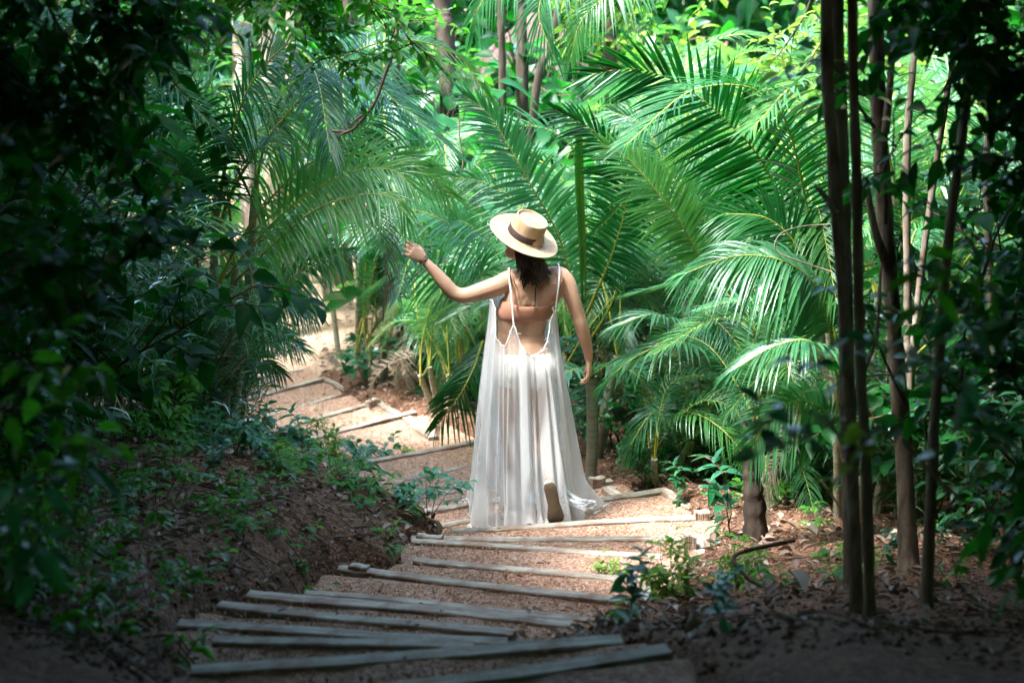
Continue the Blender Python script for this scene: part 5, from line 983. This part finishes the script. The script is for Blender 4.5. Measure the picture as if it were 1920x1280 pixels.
def woman():
    mb = MB()
    rings(mb, [torso_ring(*r) for r in TORSO[::-1]])
    # arms
    limb(mb, [(985, 521, TD, .052), (958, 525, TD - .005, .057), (935, 535, TD - .01, .054), (905, 545, TD - .02, .049), (872, 554, TD - .02, .042), (851, 549, TD - .02, .039), (833, 530, TD - .02, .038), (815, 509, TD - .01, .031), (797, 490, TD, .0225)])
    limb(mb, [(1030, 516, TD, .050), (1050, 519, TD - .005, .056), (1064, 535, TD - .01, .050), (1074, 562, TD - .02, .043), (1084, 592, TD - .02, .038), (1089, 608, TD - .02, .037), (1095, 630, TD - .01, .036), (1101, 652, TD, .030), (1104, 674, TD + .01, .0225)])
    # legs
    limb(mb, [(963, 690, TD, .088), (960, 730, TD + .02, .082), (957, 770, TD + .06, .066), (956, 806, TD + .12, .052), (957, 830, TD + .15, .053), (960, 870, TD + .22, .048), (962, 925, TD + .36, .034)])
    limb(mb, [(1010, 690, TD, .088), (1011, 730, TD + .02, .082), (1010, 775, TD + .02, .066), (1009, 815, TD - .02, .052), (1012, 840, TD - .06, .050), (1020, 872, TD - .17, .044), (1030, 903, TD - .34, .030)])
    # head: looks to the left and away, the crown tipped to the right and back
    up = Vector((0.26, -0.16, 0.95)).normalized(); f = Vector((-0.86, 0.50, -0.12)); f = (f - up * f.dot(up)).normalized(); sd = f.cross(up).normalized()
    Cc = U(984, 452, TD - 0.01)
    HR = [(-.118, .030, .030, .055), (-.108, .042, .045, .040), (-.09, .052, .062, .022), (-.065, .060, .078, .008), (-.035, .067, .088, .002), (0, .073, .095, -.003), (.035, .075, .099, -.007), (.065, .068, .090, -.008), (.09, .052, .068, -.008), (.108, .028, .036, -.008)]
    R = []
    for z, hw, hl, fo in HR:
        c = Cc + up * z + f * fo; R.append([c + sd * (hw * math.cos(a)) + f * (hl * math.sin(a)) for a in np.linspace(0, 2 * PI, 24, endpoint=False)])
    rings(mb, R)
    P_ = lambda x, y, z: Cc + f * x + sd * y + up * z
    tube(mb, [P_(.088, 0, .018), P_(.100, 0, -.005), P_(.112, 0, -.026), P_(.098, 0, -.036)], [.008, .011, .0135, .009], 8)   # nose
    for s_ in (-1, 1):
        ellipsoid(mb, P_(.108 - .012, s_ * .010, -.033), (f * .009, sd * .008, up * .008), 8, 6)
        tube(mb, [P_(.086, s_ * .012, .028), P_(.080, s_ * .034, .030), P_(.062, s_ * .052, .022)], [.008, .009, .007], 8)      # brow
        ellipsoid(mb, P_(.070, s_ * .040, -.022), (f * .022, sd * .018, up * .02), 10, 6)                                     # cheek
        ellipsoid(mb, P_(-.008, s_ * .076, -.012), (f * .017, sd * .008, up * .031), 10, 8)                                    # ear
    tube(mb, [P_(.078, -.024, -.061), P_(.094, -.008, -.057), P_(.094, .008, -.057), P_(.078, .024, -.061)], [.004, .008, .008, .004], 8)
    tube(mb, [P_(.078, -.020, -.067), P_(.092, -.006, -.070), P_(.092, .006, -.070), P_(.078, .020, -.067)], [.004, .008, .008, .004], 8)
    ellipsoid(mb, P_(.078, 0, -.098), (f * .020, sd * .024, up * .018), 10, 6)                                               # chin
    tube(mb, [P_(-.02, 0, -.05), U(996, 480, TD), U(1001, 500, TD)], [.056, .052, .058], 16)
    # hands
    wl, wr = U(797, 490, TD), U(1104, 674, TD + .01)
    dl = (U(766, 466, TD - .02) - wl)
    hand(mb, wl + dl.normalized() * 0.005, dl, (0.35, 0.55, -0.55), (0.55, .25, 0.8), [0.42, 0.52, 0.62, 0.75], 0.55, 0.04)
    dr = (U(1104, 702, TD - .0) - wr)
    hand(mb, wr + dr.normalized() * 0.005, dr, (-0.8, 0.15, 0.0), (-0.25, 0.9, 0.1), [0.35, 0.42, 0.5, 0.55], 0.5, 0.05, .95)
    # far foot, flat on its tread under the dress; raised foot inside the shoe
    a0 = U(962, 925, TD + .36); gz = ZK[IL + 3] - .02
    R = []
    for u, hw, ht in ((-.06, .026, .030), (-.03, .033, .045), (.03, .036, .042), (.09, .042, .028), (.14, .044, .018), (.17, .030, .012)):
        R.append([Vector((a0.x + hw * math.cos(a), a0.y + u, gz + ht + ht * math.sin(a))) for a in np.linspace(0, 2 * PI, 14, endpoint=False)])
    rings(mb, R); tube(mb, [a0 + Vector((0, 0, .03)), Vector((a0.x, a0.y + .01, gz + .03))], [.035, .036], 12)
    body = remeshed(mb, 'person', 0.0042, M['skin'], 5)
    tag(body, 'woman seen from behind in a straw hat and a long sheer white dress walking down the steps, one arm raised to a frond', 'person')
    body['label'] = 'woman from behind in straw hat and sheer white dress, arm raised to a palm frond'
    # eyes
    for s_ in (-1, 1):
        e = MB(); ellipsoid(e, P_(.078, s_ * .031, .004), (f * .011, sd * .012, up * .010), 12, 8); e.build('eye', M['whitecloth'], body)
    # bandeau and its thin straps
    b = MB(); bt = [r for r in TORSO if 558 <= r[1] <= 604]; yy = [566, 568, 574, 580, 586, 592, 595]; R = []
    for y in yy:
        a = [np.interp(y, [q[1] for q in TORSO], [q[i] for q in TORSO]) for i in range(5)]
        g = 0.008 if 566 < y < 595 else 0.001
        rg = torso_ring(a[0], y, a[2], a[3], a[4], 48, g, False)
        rg = [(p[0], p[1], p[2] + 0.018 * ((p[0] - U(a[0], y, TD).x) / a[2]) ** 2 * (1 if y < 570 else .3)) for p in rg]; R.append(rg)
    rings(b, R[::-1], cap=False); b.build('bandeau_top', M['bandeau'], body)
    dp = -0.115
    for pts in ([(965, 571, TD - .105), (966, 548, TD - .105), (962, 525, TD - .09), (953, 507, TD - .03), (950, 503, TD + .04)], [(1035, 570, TD - .09), (1048, 545, TD - .095), (1054, 522, TD - .085), (1049, 504, TD - .03), (1048, 500, TD + .04)]):
        s_ = MB(); tube(s_, catmull([U(*p) for p in pts], 20), .0028, 6); s_.build('bra_strap', M['bandeau'], body)
    # briefs
    b = MB(); R = []
    for y in (655, 662, 672, 684, 696, 706, 716):
        a = [np.interp(y, [q[1] for q in TORSO], [q[i] for q in TORSO]) for i in range(5)]; R.append(torso_ring(a[0], y, a[2], a[3], a[4], 36, 0.008, False))
    rings(b, R[::-1], cap=False); b.build('briefs', M['whitecloth'], body)
    # hat
    a = Vector((0.393, -0.264, 0.881)).normalized(); HC = U(983, 442, TD - .01)
    q = a.to_track_quat('Z', 'Y').to_matrix().to_4x4(); q.translation = HC
    def lathe(mb, prof, k=72, wv=None):
        R = []
        for rr_, zz in prof:
            R.append([(rr_ * math.cos(t) * 1.0, rr_ * math.sin(t) * 0.97, zz + (wv(rr_, t) if wv else 0)) for t in np.linspace(0, 2 * PI, k, endpoint=False)])
        rings(mb, R, cap=False)
    wv = lambda r_, t: (0.006 * math.sin(2 * t + .6) + .003 * math.sin(3 * t)) * max(0, (r_ - .1) / .1)
    h = MB(); lathe(h, [(.100, -.004), (.13, -.007), (.17, -.008), (.198, -.003), (.2015, -.001), (.2015, .002), (.198, .003), (.17, -.001), (.13, .001), (.104, .004), (.0985, .012), (.097, .04), (.094, .075), (.0915, .103), (.0905, .110), (.087, .1135), (.083, .112), (.0795, .106), (.075, .101), (.060, .104), (.04, .1075), (.02, .109), (.002, .1095)], wv=wv)
    ho = h.build('hat', M['straw'], body); ho.matrix_world = q
    hb = MB(); lathe(hb, [(.0995, .004), (.1015, .006), (.1010, .02), (.1000, .042), (.0985, .044), (.094, .044)]); hbo = hb.build('hat_band', M['band'], ho)
    # hair
    h = MB(); r = random.Random(5)
    for i in range(230):
        v = r.uniform(-1, 1); side_ = v
        st_ = Cc + up * r.uniform(-.035, .012) - f * (.085 * math.cos(v * 1.5) + .006) + sd * (.080 * math.sin(v * 1.5))
        ex = 1003 + 33 * ((-v) * .85) + r.uniform(-6, 6); ey = 524 + r.uniform(-26, 12) - 10 * abs(v); 
        if r.random() < .12: ey += 14
        en = U(ex, ey, TD - .108 + .02 * abs(v)); mid = st_.lerp(en, .45) + Vector((r.uniform(-.02, .02), -.028, -.005)); m2 = st_.lerp(en, .8) + Vector((r.uniform(-.018, .018), -.016, 0))
        tube(h, catmull([st_, mid, m2, en], 12), np.array([.008, .009, .0095, .0095, .009, .0085, .008, .0068, .0055, .004, .0025, .0008]) * r.uniform(.6, 1.2), 6, flat=.6)
    for i in range(60):      # locks beside the cheek
        st_ = Cc + up * r.uniform(-.03, .005) + f * r.uniform(-.05, .012) + sd * (.078) * -1; en = U(r.uniform(966, 990), r.uniform(490, 512), TD - .095)
        tube(h, catmull([st_, st_.lerp(en, .5) + Vector((0, -.015, 0)), en], 10), np.linspace(.008, .001, 10), 5)
    h.build('hair', M['hair'], body)
    s_ = MB(); tube(s_, catmull([U(1006, 530, TD - .118), U(1004, 545, TD - .112), U(1003, 571, TD - .108)], 10), .0025, 6); ellipsoid(s_, U(1001, 573, TD - .112), ((.010, 0, 0), (0, .006, 0), (0, 0, .005)), 8, 6); s_.build('neck_cord', M['black'], body)
    wl2 = wl; br = MB(); ax = (U(785, 478, TD) - U(800, 494, TD)).normalized(); s1 = ax.cross(Vector((0, 1, 0))).normalized(); s2 = ax.cross(s1)
    for o_ in (0, .012):
        c = U(793, 487, TD) + ax * (o_ - .004); rg = [c + s1 * .0265 * math.cos(t) + s2 * .0265 * math.sin(t) + ax * .004 * math.cos(t) for t in np.linspace(0, 2 * PI, 25)]; tube(br, rg, .0026 if o_ == 0 else .0018, 6, cap=False)
    br.build('bracelet', M['black'], body)
    # raised shoe, its sole towards the camera
    heel, toe = U(1029, 905, TD - .50), U(1043, 980, TD - .48); L = (toe - heel); d = L.normalized(); n = Vector((0.05, -1, 0.25)); n = (n - d * n.dot(d)).normalized(); s_ = d.cross(n).normalized(); ln = L.length
    prof = [(-.0, .018), (.04, .028), (.12, .034), (.3, .033), (.5, .031), (.68, .040), (.82, .045), (.92, .040), (.985, .024), (1.0, .012)]
    so_ = MB(); R = []
    for u, hw in prof:
        c = heel + d * (u * ln) + s_ * (-.004 * math.sin(u * PI)) + n * (.010 * math.sin(u * 2.6)); R.append([c + s_ * (hw * x) + n * y for x, y in ((-1, -.005), (-1, .006), (-.9, .010), (.9, .010), (1, .006), (1, -.005), (.9, -.010), (-.9, -.010))])
    rings(so_, R); so_.build('shoe_sole', M['sole'], body)
    up_ = MB(); R = []
    for u, hw in prof:
        c = heel + d * (u * ln) - n * .008; hh = np.interp(u, [0, .1, .3, .6, .9, 1], [.03, .055, .06, .045, .03, .012]); R.append([c + s_ * (hw * .94 * math.cos(t)) - n * (hh * max(0, math.sin(t))) for t in np.linspace(0, PI, 9)] + [c + s_ * (-hw * .5), c + s_ * (hw * .5)])
    rings(up_, R); up_.build('shoe', M['whitecloth'], body)
    # dress
    EDGE = [(915, 560), (922, 562), (928, 575), (931, 605), (936, 628), (943, 637), (950, 636), (955, 622), (959, 607), (963, 598), (967, 603), (971, 617), (977, 633), (986, 646), (997, 657), (1007, 652), (1017, 643), (1024, 628), (1029, 608), (1034, 590), (1039, 578), (1044, 566)]
    ex, ey = [e[0] for e in EDGE], [e[1] for e in EDGE]
    K = 260; NR = 90; r = np.random.default_rng(3)
    ph = r.uniform(0, 2 * PI, 8)
    V = np.zeros((NR, K, 3))
    LV = [560, 600, 650, 700, 760, 820, 880, 940, 1000]; CX = [979, 979, 978, 979, 980, 981, 983, 988, 994]; RXp = [61, 64, 69, 74, 79.5, 85, 91, 97, 102]; RY_ = [.125, .135, .165, .185, .21, .24, .28, .33, .37]
    for j in range(K):
        t = 2 * PI * j / K; ct, st_ = math.cos(t), math.sin(t)
        px0 = 979 + 63 * ct
        back = st_ < 0.12
        topy = float(np.interp(px0, ex, ey)) if back else 563.0
        w_ = float(sstep((0.25 - st_) / 0.2)) if st_ > 0.05 else 1.0
        topy = topy * w_ + 563 * (1 - w_)
        hemz = -0.13 + (-.17) * max(0, st_)
        if st_ <= 0: hemz = np.interp(-st_, [0, .35, .75, 1], [-.20, -.165, -.135, -.128])
        hemz = hemz * (1 - float(sstep((-.45 - ct) / .25))) + (-.095) * float(sstep((-.45 - ct) / .25))
        if ct > .5: hemz = max(hemz, -.145)
        hemz += .016 * math.sin(6 * t + 1) + .010 * math.sin(15 * t); ztop = U(979, topy, 10.3).z
        for i in range(NR):
            v = i / (NR - 1); z = ztop + (hemz - ztop) * v
            # pixel row this height has at the dress' axis
            py = 640 - FPX * math.tan(math.atan2(z - CAMZ, 10.3) + PITCH)
            cx_, rx, ry = np.interp(py, LV, CX), np.interp(py, LV, RXp), np.interp(py, LV, RY_)
            rx = rx / 349.0
            low = sstep((py - 600) / 330.0)
            n_ = 0.30 * math.sin(7 * t + ph[0] + .8 * v) + .48 * math.sin(13 * t + ph[1] - 1.0 * v + .8 * math.sin(3 * t)) + .34 * math.sin(23 * t + ph[2] + 1.2 * v + math.sin(5 * t)) + .2 * math.sin(41 * t + ph[3])
            pl = n_ * (0.008 + 0.050 * float(low))
            fl = 0.15 * float(sstep((v - .84) / .16)) * max(0, .45 + .35 * math.sin(4 * t + 1.1) + .2 * math.sin(9 * t)) * (1 if ct > -.6 else .3)
            # a hollow where the raised calf pushes past
            x = (rx + pl + fl * .6) * ct; y = (ry * (1 + (.30 * float(low) if st_ < 0 else 0)) + pl + fl) * st_
            cx3 = U(cx_, py, 10.3).x
            V[i, j] = (cx3 + x, 10.32 - 0.02 * v + y + .012 * math.sin(3 * v + 4 * t), z + (0.012 * n_ * float(sstep((v - .93) / .07))))
            if v > .9:
                xx, yy = V[i, j, 0], V[i, j, 1]
    F = [(i * K + j, i * K + (j + 1) % K, (i + 1) * K + (j + 1) % K, (i + 1) * K + j) for i in range(NR - 1) for j in range(K)]
    d_ = MB(); d_.add(V.reshape(-1, 3), F)
    do = d_.build('dress', M['gauze'], body)
    # rolled, frayed neckline and hem
    e_ = MB(); tube(e_, list(V[0]) + [V[0][0]], .0035, 6, cap=False); 
    for q_ in range(46):
        j = r.integers(int(K * .60), int(K * .97)); p = V[0][j]; tube(e_, [p, p + r.normal(0, .006, 3), p + r.normal(0, .010, 3) + A3((0, -.004, -.004))], [.0018, .0015, .0008], 4)
    e_.build('neckline_trim', M['whitecloth'], do)
    e_ = MB()
    for q_ in range(420):
        j = r.integers(0, K); p = V[-1][j]; o_ = A3((V[-1][j][0] - V[-2][j][0], V[-1][j][1] - V[-2][j][1], 0)); o_ = o_ / (np.linalg.norm(o_) + 1e-6)
        tube(e_, [p, p + o_ * .015 + r.normal(0, .006, 3), p + o_ * .03 + r.normal(0, .012, 3) - A3((0, 0, .012))], [.0025, .002, .001], 4)
    e_.build('hem_fringe', M['whitecloth'], do)
    # train gathered on the step to the right
    tr = MB(); c0 = U(1070, 945, 10.12); Rr = []
    for i in range(14):
        u = i / 13; p = U(1060 + 50 * u, 930 + 16 * math.sin(u * 2.2), 10.12 - .10 * math.sin(u * 3)); p.z = max(p.z, -.125)
        hw = .055 * (1 - .55 * u); Rr.append([p + Vector((0.01 * math.sin(9 * t), hw * math.cos(t) * (1 + .25 * math.sin(5 * t + 3 * u)), max(-.012, .035 * (1 - .6 * u) * math.sin(t) * (1 + .3 * math.sin(7 * t + 5 * u))))) for t in np.linspace(0, 2 * PI, 28, endpoint=False)])
    rings(tr, Rr); 
    for q_ in range(80):
        p = A3(Rr[r.integers(7, 14)][r.integers(0, 28)]); tube(tr, [p, p + r.normal(0, .005, 3) + A3((.010, -.004, 0)), p + r.normal(0, .008, 3) + A3((.018, -.008, -.010))], [.003, .002, .001], 4)
    tr.build('train', M['gauze'], do)
    for pts in ([(963, 608, TD - .16), (960, 570, TD - .14), (957, 540, TD - .10), (954, 514, TD - .055), (955, 504, TD + .02), (950, 540, TD + .10)], [(1041, 600, TD - .09), (1043, 570, TD - .105), (1048, 530, TD - .10), (1049, 506, TD - .055), (1046, 497, TD + .02), (1050, 540, TD + .10)]):
        s_ = MB(); tube(s_, catmull([U(*p) for p in pts], 26), .0052, 7); s_.build('dress_strap', M['whitecloth'], do)
    return body
woman()
